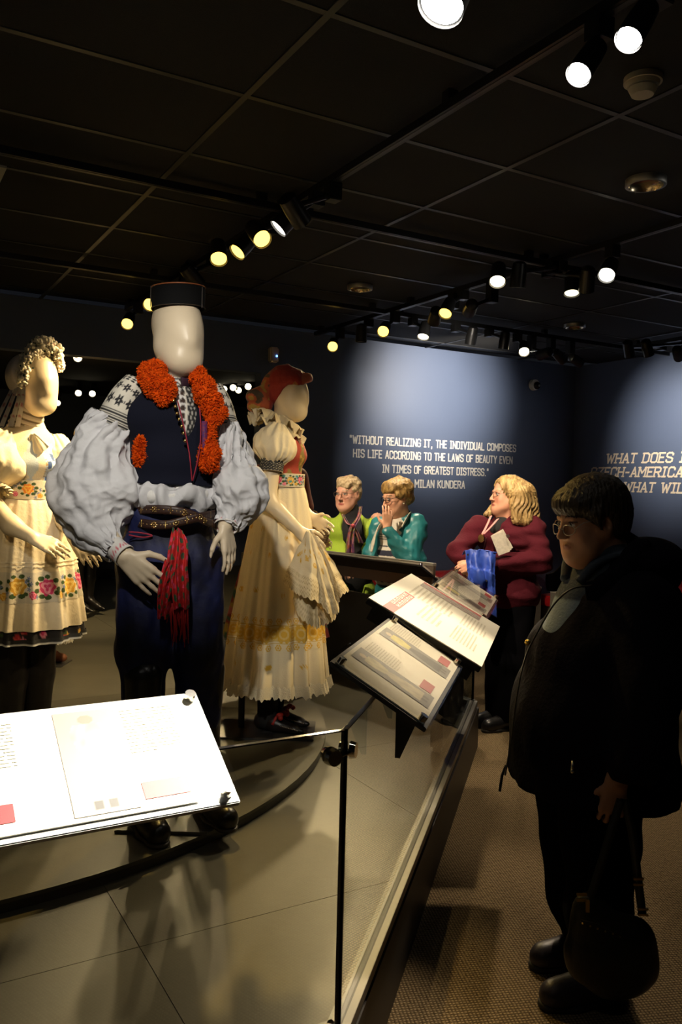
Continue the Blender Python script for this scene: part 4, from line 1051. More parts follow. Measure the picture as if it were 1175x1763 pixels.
    for q in range(34):
        x0 = rn.uniform(279, 324); y0 = rn.uniform(1020, 1050); L = rn.uniform(40, 72) if x0 > 292 else rn.uniform(15, 40)
        mb.tube(spl([p(x0, y0, -.18), p(x0+rn.uniform(-3, 3), y0+L*.5, -.165), p(x0+rn.uniform(-3, 4), y0+L, -.15)], 6), [.003, .003, .0028, .0025, .002, .001], 5)
    tag(mb.obj('fringe', M('red_fringe', (.42,.01,.012), .8), f.o, True), kind='stuff')
    # tall boots
    for (ax, ay, ayy), (tx, ty, tyy) in (((243, 1400, -.07), (288, 1452, -.28)), ((352, 1385, .06), (398, 1418, -.10))):
        a = p(ax, ay, ayy); a[2] = .09; t = p(tx, ty, tyy); t[2] = .03; dv = t-a; dv[2] = 0; dv /= np.linalg.norm(dv)
        S = SD(np.minimum(a, t)-np.array([.11, .11, .12]), np.maximum(a, t)+np.array([.11, .11, .55]), .006)
        S.cone(a+Z*.46, a+Z*.16, .068, .05, .02); S.cone(a+Z*.16, a-Z*.01, .05, .043, .03); S.cone(a-dv*.03-Z*.03, a+dv*.05-Z*.01, .038, .042, .03)
        S.cone(a+dv*.08-Z*.03, a+dv*.17-Z*.045, .042, .036, .04); S.cone(a+dv*.1-Z*.05, a+dv*.17-Z*.055, .042, .036, .03)
        S.half((0, 0, .014), (0, 0, -1))
        b = sd_obj('boot', S, m_leather, f.o, it=1)
        S = SD(np.minimum(a, t)-np.array([.11, .11, .12]), np.maximum(a, t)+np.array([.11, .11, .02]), .006)
        for q, r in ((-.03, .04), (.02, .036), (.09, .045), (.17, .038)): pass
        S.cone(a-dv*.03-Z*.08, a+dv*.02-Z*.08, .042, .036, .02); S.cone(a+dv*.02-Z*.08, a+dv*.09-Z*.08, .036, .047, .02); S.cone(a+dv*.09-Z*.08, a+dv*.175-Z*.08, .047, .039, .02)
        S.half((0, 0, .016), (0, 0, 1)); S.half((0, 0, .0005), (0, 0, -1)); sd_obj('sole', S, M('boot_sole', (.05,.04,.025), .5), b, it=0)
    stand(f, 290, 1400, .0, .25, (.165, .13), False)
    MB().cyl((-.03, .06, .012), (-.03, .06, .95), .013).obj('stand_post', m_black, f.o)
    return f
build_man()
# ------------------------------------------------------------------ patterns painted as cloth colours
def paint_flowers(U, V, items, bg):
    """U, V coordinates in metres on the cloth; items = (kind, u, v, size)"""
    C = np.tile(np.array(bg, float), U.shape+(1,))
    for kind, cu, cv, r in items:
        du, dv = U-cu, V-cv; d = np.hypot(du, dv); an = np.arctan2(dv, du)
        if kind in ('pink', 'yellow', 'orange', 'red'):
            base = {'pink': ((.55,.03,.12), (.75,.25,.32)), 'yellow': ((.55,.28,.02), (.75,.5,.12)), 'orange': ((.75,.2,.01), (.8,.45,.06)), 'red': ((.5,.02,.03), (.65,.1,.08))}[kind]
            m = d < r*(1+.12*np.cos(7*an)); q = (np.sin(d/r*9+1.5*np.sin(3*an)) > 0)
            C[m & q] = base[0]; C[m & ~q] = base[1]
        elif kind == 'leaf': m = (du/r)**2+(dv/(r*.75))**2 < 1; C[m] = (.035,.07,.012)
        elif kind == 'blue': m = d < r*(.7+.4*np.cos(5*an)); C[m] = (.13,.17,.3)
        elif kind == 'gold':
            m = (d < r*(1+.2*np.cos(6*an))) & ((np.sin(d/r*10) > -.5) | (d < r*.3)); C[m] = (.62,.36,.03)
    return C
def garland(L, H, seed, step=.085, kinds=('pink', 'yellow')):
    rn = random.Random(seed); it = []; n = max(int(L/step), 1)
    for i in range(n):
        u = (i+.5)*L/n; r = H*.27; k = kinds[i % len(kinds)]; v = H*.5+rn.uniform(-.05, .05)*H
        for q in range(9):
            an = q*.7+rn.uniform(-.2, .2); it.append(('leaf', u+math.cos(an)*r*1.45, v+math.sin(an)*r*1.25, r*rn.uniform(.3, .42)))
        for q in range(7): it.append(('blue', u+L/n*.5+rn.uniform(-.3, .3)*step, v+rn.uniform(-.4, .4)*H, r*.3))
        it.append((kinds[(i+1) % len(kinds)], u+L/n*.5, v+H*.28*rn.choice((-1, 1)), r*.5)); it.append((k, u, v, r))
    return it
def ring_skirt(c0, c1, r0, r1, nv, nu, pleats, amp, seed, front=0.0, flare=1.0, ell=(1, 1), zprof=None, hem=None):
    """pleated skirt from waist centre c0 to hem centre c1"""
    rn = np.random.RandomState(seed); ph = rn.uniform(0, 6.28, 6); th = np.linspace(0, 2*math.pi, nu, endpoint=False); P = np.zeros((nv, nu, 3))
    for j in range(nv):
        t = j/(nv-1); r = r0+(r1-r0)*(t**flare); c = np.array(c0)*(1-t)+np.array(c1)*t
        am = amp*(.25+.75*t) ; w = np.sin(pleats*th+ph[0]+1.2*np.sin(3*th+ph[1])+.4*t)+.45*np.sin(pleats*1.9*th+ph[2]+2*np.sin(2*th+ph[3]))+.3*np.sin(5*th+ph[4])
        rr = r*(1+am*w); P[j, :, 0] = c[0]+rr*np.cos(th)*ell[0]; P[j, :, 1] = c[1]+rr*np.sin(th)*ell[1]; P[j, :, 2] = c[2]
        if hem is not None: P[j, :, 2] += hem(t, th)
    return P
def wrap_band(P, v0, v1, off, nvb, mult, colfn, mat, parent, name, u0=0.0, u1=1.0):
    """a finer strip of cloth laid over the grid P between the fractions v0..v1"""
    nv, nu = P.shape[:2]; Pc = np.concatenate([P, P[:, :1]], 1); n = int(nu*mult*(u1-u0)); us = np.linspace(u0, u1, n)*nu; vsn = np.linspace(v0, v1, nvb)*(nv-1)
    B = np.zeros((nvb, n, 3)); ui = np.clip(us.astype(int), 0, nu-1); uf = (us-ui)[:, None]
    for j, v in enumerate(vsn):
        a = min(int(v), nv-2); f = v-a; row = Pc[a]*(1-f)+Pc[a+1]*f; B[j] = row[ui]*(1-uf)+row[ui+1]*uf
    ce = B.mean(1, keepdims=True); d = B-ce; d[..., 2] = 0; d /= np.linalg.norm(d, axis=2)[..., None]+1e-9; B = B+d*off
    seg = np.linalg.norm(np.diff(B[nvb//2], axis=0), axis=1); L = np.concatenate([[0], np.cumsum(seg)]); H = np.linalg.norm(B[-1, 0]-B[0, 0])
    U, V = np.meshgrid(L, np.linspace(0, H, nvb)); return grid_mesh(name, B, mat, parent, False, colfn(U, V, L[-1], H))

def build_girl():
    f = Fig('girl_mannequin', 'female mannequin in red headscarf and long cream dress with yellow embroidery', 'mannequin', atz(466, 1253, DZ), 'costume mannequins')
    p = f.p; Z = np.array([0, 0, 1.]); fw = np.array([.93, -.36, 0]); la = np.array([.36, .93, 0]); Rb = np.c_[la, fw, Z]
    S = SD((-.3, -.35, -.01), (.4, .35, 1.86), .011, fx=((.08, .3, .0055),), fy=((-.3, .05, .006),), fz=((.85, 1.06, .0055), (1.5, 1.86, .006)))
    Hc = p(499, 676, 0); egg_head(S, Hc, (.95, -.3, 0), .98, .06)
    S.cone(p(489, 700, 0), p(482, 752, .0), .043, .05, .03)
    S.ell(p(480, 775, .0), (.15, .095, .09), .05, Rb); S.ell(p(486, 820, 0), (.11, .085, .12), .05, Rb); S.ell(p(486, 880, 0), (.14, .12, .12), .05, Rb)
    S.cone(p(480, 900, -.06), p(461, 1235, -.06), .08, .04, .03); S.cone(p(482, 900, .07), p(470, 1235, .07), .08, .04, .03)
    a, b, c = p(472, 752, -.13), p(461, 862, -.17), p(517, 916, -.2)
    S.chain([a, b, c], [.05, .042, .028], .03)
    hand(S, c, (.75, -.05, -.6), (-.2, .9, -.3), (.5, -.5, .6), 1.0, .5, .05)
    S.chain([p(490, 760, .14), p(500, 850, .16), p(535, 890, .1)], [.045, .038, .026], .03)
    hand(S, p(535, 890, .1), (.8, -.1, -.5), (0, -1, -.2), (.3, 0, .9), .95, .5, .05)
    sd_obj('body', S, m_ivory_f, f.o, it=2)
    # headscarf
    m_scarf = M('headscarf_print', vcol=True, rough=.75, bump=(90,.3), sheen=.2)
    S = SD((-.2, -.2, 1.4), (.32, .22, 1.92), .006)
    f3 = np.array([.95, -.3, 0]); R = np.c_[np.cross(f3, Z), f3, Z]
    S.ell(Hc-f3*.018+Z*.035, (.094, .112, .108), .02, R); S.ell(p(476, 668, 0), (.07, .075, .07), .03)
    cutn = np.array([.80, -.22, -.62]); S.half(p(500, 671, 0), cutn)
    S.cone(p(510, 655, -.05), p(533, 650, -.02), .03, .018, .03); S.cone(p(505, 652, .04), p(533, 650, .02), .03, .018, .03); S.ell(p(533, 651, 0), (.018, .05, .025), .02)
    for q, r in (((452, 680, -.02), .055), ((443, 690, .02), .05), ((437, 682, -.04), .042), ((455, 698, -.03), .045), ((446, 705, 0), .04), ((437, 700, -.03), .035)): S.ell(p(*q), (r, r*1.1, r*.8), .012)
    S.disp(lambda X, Y, Zz: .006*vnoise(X, Y, Zz, 55, 2)+.003*vnoise(X, Y, Zz, 140, 3))
    kx = p(466, 680)[0]
    def sc(V):
        C = np.tile((.26,.014,.008), (len(V), 1)); n = vnoise(V[:, 0], V[:, 1], V[:, 2], 90, 5); kn = V[:, 0] < kx
        C[kn] = (.33,.06,.012); C[kn & (n > .35)] = (.34,.2,.03); C[kn & (n < -.5)] = (.05,.03,.012)
        e = (V[:, 0] > p(522, 650)[0]); C[e] = (.36,.08,.03)
        s = (np.abs((V[:, 0]-p(497, 680)[0])-.9*(V[:, 2]-p(497, 680)[2])) < .018) & ~kn & ~e; C[s & (n > 0)] = (.3,.12,.03)
        return C
    sd_obj('headscarf', S, m_scarf, f.o, sc, it=1)
    # ruffled collar, two layers
    for lay, (cz, ri, ro, zi, zo, nf) in enumerate(((0, .062, .135, .035, -.012, 11), (-.015, .06, .145, .02, -.03, 9))):
        th = np.linspace(0, 2*math.pi, 260, endpoint=False); vv = np.linspace(0, 1, 14); P = np.zeros((14, 260, 3)); c = p(476, 722+lay*4, 0)
        for j, v in enumerate(vv):
            r = ri+(ro-ri)*v; wob = np.sin(nf*th+lay)+.5*np.sin(nf*2.3*th+1)
            P[j, :, 0] = c[0]+(r+.008*v*wob)*np.cos(th); P[j, :, 1] = c[1]+(r*.95)*np.sin(th); P[j, :, 2] = c[2]+zi+(zo-zi)*v+.022*v*wob-.42*(P[j, :, 0]-c[0])+cz
        grid_mesh('ruffled_collar', crumple(P, .008, 40, lay), M('ruffle_muslin', (.62,.52,.33), .8, bump=(80,.3)), f.o, True)
    # bodice
    S = SD((-.25, -.22, 1.15), (.3, .25, 1.6), .007)
    S.ell(p(480, 765, .0), (.165, .112, .085), .05, Rb); S.ell(p(488, 785, 0), (.13, .118, .07), .05, Rb); S.ell(p(487, 820, 0), (.115, .092, .09), .05, Rb)
    S.half(p(487, 832, 0), (0, 0, -1))
    def bc(V):
        C = np.tile((.20,.14,.025), (len(V), 1)); n = vnoise(V[:, 0], V[:, 1], V[:, 2], 85, 11); m = vnoise(V[:, 0], V[:, 1], V[:, 2], 110, 15)
        C[n > .35] = (.32,.03,.015); C[m > .6] = (.05,.09,.02); C[(m < -.55)] = (.42,.25,.05)
        fr = V@fw > .075; C[fr & (n > -.1)] = (.32,.04,.02); return C
    sd_obj('bodice', S, m_vc, f.o, bc, it=1)
    # puffed sleeve, lace band
    nv, nu = 50, 140; C = spl([p(478, 737, -.10), p(474, 755, -.13), p(473, 778, -.15), p(470, 797, -.155)], nv); ra = spl(np.array([.045, .098, .10, .052])[:, None], nv)[:, 0]
    md = lambda t, an: 1+.05*(math.exp(-(t/.3)**2)+math.exp(-((1-t)/.25)**2)*1.6+.3)*np.sin(15*an+2*np.sin(3*an))
    grid_mesh('puffed_sleeve', crumple(tube_grid(C, ra, ra*1.0, nu, (0, 1, 0), md), .007, 28, 3), m_cream, f.o, True)
    C = spl([p(470, 791, -.155), p(468, 802, -.16), p(467, 813, -.165)], 16); P = tube_grid(C, [.056]*16, [.056]*16, 100, (0, 1, 0), lambda t, an: 1+.03*np.sin(30*an))
    uu, vv = np.meshgrid(np.arange(100), np.arange(16)); cc = np.where((np.sin(uu*1.3)*np.sin(vv*1.9) > .55)[..., None], (.3,.27,.2), (.012,.011,.012)); cc[-1] = (.5,.42,.3)
    grid_mesh('black_lace_band', P, m_vc, f.o, True, cc, thick=.002)
    # far sleeve
    C = spl([p(488, 740, .12), p(494, 765, .16), p(497, 795, .16)], 30); grid_mesh('puffed_sleeve', tube_grid(C, spl(np.array([.045, .09, .05])[:, None], 30)[:, 0], spl(np.array([.045, .09, .05])[:, None], 30)[:, 0], 80, (0, 1, 0), md), m_cream, f.o, True)
    # skirt
    rn = random.Random(2)
    P = ring_skirt(p(487, 836, 0), p(474, 1178, 0), .105, .262, 120, 360, 13, .075, 4, flare=.72, ell=(1, .95), hem=lambda t, th: (t > .985)*.006*np.sin(60*th))
    nv, nu = P.shape[:2]; tt, th = np.meshgrid(np.linspace(0, 1, nv), np.arange(nu)/nu, indexing='ij')
    items = []
    L = 2*math.pi*.235; H = 1.0
    for row, v in ((0, .22), (1, .36), (2, .50), (3, .88)):
        for i in range(9): items.append(('gold', (i+.5*(row % 2))/9*L+rn.uniform(-.03, .03), v+rn.uniform(-.03, .03), .013))
    cc = paint_flowers(th*L, tt, items, (.70,.60,.40))
    grid_mesh('skirt', P, m_vc, f.o, True, cc)
    def band(U, V, L, H):
        it = []; n = 16
        for i in range(n):
            it.append(('gold', (i+.5)*L/n, H*.5, H*.27)); it.append(('gold', (i+1)*L/n, H*.5, H*.16))
            for q in range(2): it.append(('gold', (i+.25+.5*q)*L/n, H*.12, H*.1)); it.append(('gold', (i+.25+.5*q)*L/n, H*.9, H*.1))
        C = paint_flowers(U, V, it, (.70,.60,.40)); m = (np.abs(V-H*.24) < H*.02) | (np.abs(V-H*.77) < H*.02) | (np.abs(V-H*.7) < H*.015); C[m] = (.55,.36,.08)
        md_ = (np.abs(V-H*.5) < H*.2) & (C.sum(-1) > 1.6); C[md_] = (.66,.47,.16); return C
    wrap_band(P, .63, .79, .0015, 44, 3.2, band, m_vc, f.o, 'embroidered_band')
    # lace hem
    B = P[-1]; d = B-B.mean(0); d[:, 2] = 0; d /= np.linalg.norm(d, axis=1)[:, None]; n = 720; idx = np.linspace(0, nu, n, endpoint=False); i0 = idx.astype(int); fr = (idx-i0)[:, None]; R0 = B[i0]*(1-fr)+B[(i0+1) % nu]*fr; D0 = d[i0]
    sca = np.abs(np.sin(np.arange(n)/n*math.pi*44))
    G = np.array([R0+D0*.004+Z*.045, R0+D0*.010+Z*.02, R0+D0*.016-Z*.0, R0+D0*.02-Z*(.008+.004*sca+.003*np.sin(np.arange(n)*.9))[:, None]]); G[2] += D0*(.003*np.sin(np.arange(n)*.35))[:, None]
    grid_mesh('lace_hem', G, M('lace_cotton', (.72,.64,.46), .85, bump=(260,.8)), f.o, True)
    # ribbon belt
    C = spl([p(488, 815, 0), p(487, 838, 0)], 30); P2 = tube_grid(C, [.108]*30, [.112]*30, 260, (0, 1, 0))
    U, V = np.meshgrid(np.arange(260)/260*.69, np.linspace(0, .068, 30)); it = garland(.69, .068, 5, .06, ('pink', 'yellow')); cc = paint_flowers(U, V, it, (.5,.5,.4)); n = np.sin(U*90)*np.sin(V*120); cc[n > .75] = (.05,.25,.28); cc[:3] = (.62,.52,.36); cc[-3:] = (.62,.52,.36)
    grid_mesh('ribbon_belt', P2, m_vc, f.o, True, cc, thick=.002)
    # lace kerchief hanging from the hand
    def drape(apex, edge, nm, seed, y0):
        nu, nv = 150, 60; E = spl([p(x, y, yy) for x, y, yy in edge], nu); A = p(*apex); P = np.zeros((nv, nu, 3))
        for j in range(nv):
            t = j/(nv-1); P[j] = A+(E-A)*t; P[j, :, 2] += .10*t*(1-t)*.8; P[j, :, 1] += .020*t*np.sin(np.linspace(0, 15, nu)+seed+1.5*np.sin(np.linspace(0, 7, nu)+2*t)); P[j, :, 0] += .008*t*np.sin(np.linspace(0, 11, nu)+seed*2)
        P = crumple(P, .007, 30, seed)
        P[-1, :, 2] -= .012*np.abs(np.sin(np.linspace(0, math.pi*13, nu))); P[-2, :, 2] -= .006*np.abs(np.sin(np.linspace(0, math.pi*13, nu)))
        U, V = np.meshgrid(np.linspace(0, .5, nu), np.linspace(0, .45, nv)); rr = random.Random(seed); it = [('gold', rr.uniform(.05, .45), rr.uniform(.12, .26), rr.uniform(.012, .022)) for _ in range(16)]
        cc = paint_flowers(U, V, it, (.70,.60,.40)); la_ = (V > .34); n = np.sin(U*330)*np.sin(V*300); cc[la_ & (n > .5)] = (.36,.27,.13); cc[la_ & (n <= .5)] = (.68,.57,.36)
        return grid_mesh(nm, P, m_vc, f.o, False, cc)
    drape((531, 914, -.24), [(488, 1000, -.20), (500, 1012, -.26), (516, 1022, -.3), (540, 1030, -.3), (562, 1050, -.28), (578, 1068, -.24)], 'lace_kerchief', 3, 0)
    drape((534, 912, -.22), [(545, 1020, -.28), (565, 1052, -.24), (583, 1050, -.2), (590, 1022, -.18), (598, 1016, -.15)], 'lace_kerchief_fold', 5, 0)
    drape((533, 914, -.2), [(505, 1030, -.2), (520, 1062, -.24), (540, 1078, -.24), (562, 1074, -.2), (575, 1060, -.16)], 'lace_kerchief_fold', 8, 0)
    # stockings and shoes
    m_sock = M('black_stocking', (.008,.008,.009), .8)
    for sx, yy, tx in ((461, -.06, 528), (472, .07, 512)):
        a = p(sx, 1225, yy); a[2] = .08; S = SD(a-np.array([.1, .12, .08]), a+np.array([.28, .12, .25]), .006); S.cone(a+Z*.24, a-Z*.02, .058, .05, .01); sd_obj('stocking', S, m_sock, f.o, it=0)
        dv = np.array([.92, -.38, 0]); S = SD(a-np.array([.12, .2, .09]), a+np.array([.3, .14, .1]), .0055)
        S.cone(a-dv*.03-Z*.025, a+dv*.03-Z*.03, .042, .043, .02); S.cone(a+dv*.05-Z*.04, a+dv*.15-Z*.052, .040, .026, .03); S.cone(a+dv*.15-Z*.055, a+dv*.195-Z*.055, .022, .012, .02)
        S.half(a-Z*.068, (0, 0, -1)); S.half(a+Z*.03-dv*.0, Z+dv*.15)
        sh = sd_obj('shoe', S, M('shoe_black', (.012,.008,.008), .35), f.o, it=1)
        MB().box(a+dv*.02-Z*.073, (.045, .04, .006)).obj('shoe_heel', m_black, sh, bevel=.003)
        mb = MB(); q = a+dv*.08+Z*.012
        for s in (-1, 1):
            mb.ball(q+la*.022*s+Z*.006, .018, 10, 7, (1, 1.1, .7)); mb.ball(q+la*.038*s-Z*.004+dv*.012, .013, 8, 6)
        mb.ball(q, .010); mb.obj('shoe_bow', M('red_ribbon', (.42,.025,.015), .6), sh, True)
        mb = MB()
        for k in range(16):
            t = k/15; mb.ball(a+dv*(.06+.12*t)+la*(-.034+.012*t)-Z*(.028+.02*t), .0032, 6, 4)
        tag(mb.obj('bead_trim', M('bead_white', (.55,.45,.35), .4), sh, True), kind='stuff')
        MB().tube(spl([a+dv*.05-la*.044-Z*.03, a+dv*.06-la*.02+Z*.004, a+dv*.07+Z*.012], 8), .008, 6).obj('shoe_strap', MATS['red_ribbon'], sh, True)
    pl = p(420, 1250, 0); MB().box((p(462, 1255)[0], -.05, .005), (.24, .16, .005)).obj('stand_plate', M('stand_steel', (.12,.12,.12), .3, .8), f.o, bevel=.002)
    MB().cyl((pl[0]-.01, -.03, .01), (pl[0]-.01, -.03, .9), .017).obj('stand_post', m_black, f.o)
    return f
build_girl()

def build_bride():
    B = atd(62, 1230, 3.6); B[2] = DZ
    f = Fig('bride_mannequin', 'female bride mannequin in cream dress with floral crown and embroidered apron', 'mannequin', B, 'costume mannequins')
    p = f.p; Z = np.array([0, 0, 1.]); fw = np.array([.72, -.69, 0]); la = np.array([.69, .72, 0]); Rb = np.c_[la, fw, Z]
    S = SD((-.5, -.45, -.01), (.45, .4, 1.86), .011, fx=((-.05, .32, .0055),), fy=((-.36, .0, .006),), fz=((.66, .90, .0055), (1.45, 1.82, .006)))
    Hc = p(66, 656, 0); egg_head(S, Hc, (.72, -.69, 0), .98, .12)
    S.cone(p(57, 690, .01), p(45, 745, .03), .045, .052, .03)
    S.ell(p(40, 775, .02), (.165, .10, .10), .06, Rb); S.ell(p(45, 830, .02), (.125, .10, .12), .06, Rb); S.ell(p(45, 890, .02), (.16, .13, .12), .06, Rb)
    S.cone(p(15, 950, -.02), p(18, 1260, -.02), .08, .045, .03); S.cone(p(62, 950, .06), p(62, 1250, .06), .08, .045, .03)
    S.chain([p(-10, 765, -.06), p(-28, 850, -.16), p(20, 905, -.24), p(57, 926, -.26)], [.05, .042, .036, .026], .03)
    hand(S, p(57, 926, -.26), (.9, -.1, -.38), (0, .5, -.8), (.3, .4, .8), .98, .22, .06)
    S.chain([p(92, 768, .10), p(95, 840, .04), p(112, 895, -.06), p(126, 922, -.1)], [.05, .042, .036, .027], .03)
    hand(S, p(126, 922, -.1), (.62, -.1, -.76), (-.5, .8, 0), (.6, -.3, .6), .98, .2, .06)
    sd_obj('body', S, m_ivory_f, f.o, it=2)
    # flower crown
    rn = np.random.RandomState(6); crown = tag(empty('flower_crown', (0, 0, 0)), None); crown.parent = f.o
    path = spl([p(38, 668, -.10), p(42, 645, -.11), p(52, 622, -.08), p(70, 603, -.05), p(85, 603, -.02), p(98, 618, .0), p(103, 640, .02)], 60); pb = spl([p(30, 660, .0), p(40, 625, .04), p(60, 600, .06), p(80, 592, .06), p(98, 605, .08), p(106, 635, .08)], 60)
    cols_ = {'petal_cluster': (M('petal_cream', (.78,.70,.54), .7), 1100, .0085), 'leaf_sprig': (M('leaf_dark', (.03,.05,.025), .6), 90, .006), 'red_berry': (M('berry_red', (.35,.06,.06), .4), 45, .005), 'bead': (M('glass_bead', (.75,.75,.8), .1, .2), 40, .004)}
    for nm, (mt, n, r) in cols_.items():
        mb = MB()
        for _ in range(n):
            i = rn.randint(60); t = rn.rand(); c = path[i]*(1-t)+pb[i]*t; thick = .012+.020*math.sin(math.pi*i/60); c = c+np.clip(rn.normal(size=3), -1.3, 1.3)*thick*.6; c[2] += .006
            rr = r*rn.uniform(.6, 1.3); mb.ball(c, rr, 7, 5, tuple(rn.uniform(.6, 1.2, 3)))
        tag(mb.obj(nm, mt, crown, True), kind='stuff')
    # cap behind and hanging ribbons
    S = SD((-.25, -.2, 1.4), (.2, .25, 1.86), .007); S.ell(p(48, 648, .03), (.092, .095, .10), .02); S.half(p(62, 650, 0), (.6, -.75, .2)); sd_obj('back_cap', S, M('cap_satin', (.70,.62,.55), .6), f.o)
    for k, (x0, x1, yy) in enumerate(((34, 2, -.03), (38, 18, -.06), (30, -12, 0), (41, 30, -.08))):
        C = spl([p(x0, 650, yy), p((x0+x1)/2+4, 685, yy-.02), p(x1, 735, yy-.01)], 30); w_ = np.linspace(.012, .02, 30)[:, None]; T = np.array([.8, -.6, 0]); P = np.array([C-T*w_, C+Z*.003, C+T*w_]); uu, vv = np.meshgrid(np.arange(30), np.arange(3)); cc = np.where((np.sin(uu*1.1)*(vv == 1) > .8)[..., None], (.5,.12,.14), (.72,.66,.6)); grid_mesh('ribbon', P, m_vc, f.o, False, cc)
    # ribbed collar
    C = spl([p(41, 742, .025), p(46, 724, .02), p(54, 702, .012)], 40); P = tube_grid(C, np.linspace(.074, .062, 40), np.linspace(.07, .058, 40), 60, (0, 1, 0), lambda t, an: 1+.035*np.sin(t*28)+0*an)
    uu, vv = np.meshgrid(np.arange(60), np.arange(40)); cc = np.where((np.sin(vv/39*28) < -.55)[..., None], (.16,.12,.07), (.52,.46,.36)); grid_mesh('ribbed_collar', P, m_vc, f.o, True, cc)
    # blouse
    S = SD((-.35, -.3, 1.05), (.35, .3, 1.56), .007)
    S.cone(p(44, 735, .03), p(40, 770, .03), .075, .12, .04); S.ell(p(40, 775, .02), (.185, .118, .085), .05, Rb); S.ell(p(50, 800, 0), (.145, .14, .07), .05, Rb); S.ell(p(48, 838, .0), (.125, .115, .08), .05, Rb)
    S.disp(lambda X, Y, Zz: .006*vnoise(X, Y, Zz*.4, 50, 4)); S.half(p(48, 850, 0), (0, 0, -1))
    def bl(V):
        C = np.tile((.72,.62,.42), (len(V), 1)); a = (V-p(55, 780, 0))@la; t = V[:, 2]; fr = (V@fw) > .04
        n = vnoise(V[:, 0], V[:, 1], V[:, 2], 30, 3); C[fr & (np.abs(a+.04) < .1) & (np.abs(a) > .03) & (n > -.2)] = (.46,.52,.55)
        pn = fr & (np.abs(a-.03) < .032) & (t < p(75, 780)[2]); C[pn] = (.42,.5,.6)
        zz = pn & (np.abs(a-.03-.012*np.sign(np.sin(t*95))) < .010); C[zz] = (.03,.07,.2)
        e = pn & (np.abs(np.abs(a-.03)-.030) < .005) & (np.sin(t*700) > 0); C[e] = (.4,.26,.08); return C
    sd_obj('blouse', S, m_vc, f.o, bl, it=1)
    th = np.linspace(-.9, .9, 50); P = np.array([[p(56, 742, -.075)+np.array([r*math.sin(t)*.8+.02*k, -.016*k-.008*math.cos(11*t)*k, -r*math.cos(t)*1.2]) for t in th] for k, r in ((0, .012), (.3, .03), (.6, .055), (1, .085))]); grid_mesh('jabot_frill', crumple(P, .006, 45, 2), m_cream, f.o)
    def sleeve(c, r, seed, frill):
        nv, nu = 60, 130; C = spl(c, nv); ra = spl(np.array(r)[:, None], nv)[:, 0]
        md = lambda t, an: 1+.05*(math.exp(-(t/.3)**2)+math.exp(-((1-t)/.25)**2)*1.6+.25)*np.sin(13*an+2*np.sin(3*an)+seed)
        grid_mesh('puffed_sleeve', crumple(tube_grid(C, ra, ra, nu, (0, 1, 0), md), .008, 24, seed), m_cream, f.o, True)
        e, dv = C[-1], C[-1]-C[-4]; dv = dv/np.linalg.norm(dv); Cf = np.array([e-dv*.012, e+dv*.008, e+dv*.028]); grid_mesh('sleeve_frill', tube_grid(Cf, [.05, .058, .075], [.05, .058, .075], 160, (0, 1, 0), lambda t, an: 1+.14*t*np.sin(16*an)), m_cream, f.o, True)
    sleeve([p(8, 752, -.06), p(-12, 785, -.13), p(-14, 815, -.18), p(-14, 836, -.2)], [.06, .12, .125, .05], 1, 1)
    sleeve([p(88, 752, .09), p(97, 785, .08), p(100, 815, .05), p(98, 840, .03)], [.05, .085, .085, .048], 4, 1)
    # skirt, apron, floral belt
    P0 = ring_skirt(p(46, 856, .01), p(40, 1094, .01), .122, .245, 60, 260, 15, .05, 3, flare=.6)
    nv, nu = P0.shape[:2]; U, V = np.meshgrid(np.arange(nu)/nu*1.5, np.linspace(0, .62, nv)); rn2 = random.Random(8); it = [(rn2.choice(('pink', 'red', 'yellow', 'leaf', 'leaf')), rn2.uniform(0, 1.5), rn2.uniform(.5, .62), .014) for _ in range(90)]
    grid_mesh('black_floral_skirt', P0, m_vc, f.o, True, paint_flowers(U, V, it, (.012,.010,.010)))
    P1 = ring_skirt(p(46, 856, .01), p(40, 1071, .01), .126, .25, 90, 300, 15, .05, 3, flare=.6); grid_mesh('apron', P1, M('apron_cotton', (.70,.60,.42), .8, bump=(60,.3)), f.o, True)
    def band(U, V, L, H): return paint_flowers(U, V, garland(L, H, 3, .125, ('pink', 'yellow')), (.58,.52,.40))
    wrap_band(P1, .56, .79, .0015, 60, 3.5, band, m_vc, f.o, 'embroidered_band')
    for v in (.48, .51): wrap_band(P1, v, v+.012, .004, 3, 1.5, lambda U, V, L, H: np.tile((.74,.66,.5), U.shape+(1,)), m_vc, f.o, 'tuck')
    wrap_band(P0, .96, 1.0, .006, 6, 2, lambda U, V, L, H: np.where((V > H*.7)[..., None], (.6,.6,.58), (.02,.02,.02)), m_vc, f.o, 'hem_trim')
    C = spl([p(47, 826, .0), p(46, 858, .0)], 40); P2 = tube_grid(C, [.126]*40, [.124]*40, 340, (0, 1, 0)); U, V = np.meshgrid(np.arange(340)/340*.8, np.linspace(0, .085, 40)); grid_mesh('floral_belt', P2, m_vc, f.o, True, paint_flowers(U, V, garland(.8, .085, 1, .1, ('pink', 'orange')), (.66,.58,.42)), thick=.002)
    for x, yy in ((14, -.03), (62, .07)):
        a = p(x, 1240, yy); a[2] = .09; dv = fw; S = SD(a-np.array([.12, .25, .1]), a+np.array([.25, .12, .62]), .008)
        S.cone(a+Z*.58, a+Z*.3, .085, .078, .02); S.cone(a+Z*.3, a, .078, .05, .02); S.cone(a-dv*.02-Z*.04, a+dv*.05-Z*.04, .04, .04, .03); S.cone(a+dv*.06-Z*.05, a+dv*.16-Z*.06, .04, .03, .03); S.half((0, 0, .001), (0, 0, -1)); sd_obj('boot', S, m_leather, f.o)
    MB().box((p(40, 1240)[0], .05, .003), (.16, .12, .003)).obj('stand_plate', M('stand_steel', (.12,.12,.12), .3, .8), f.o)
    return f
build_bride()
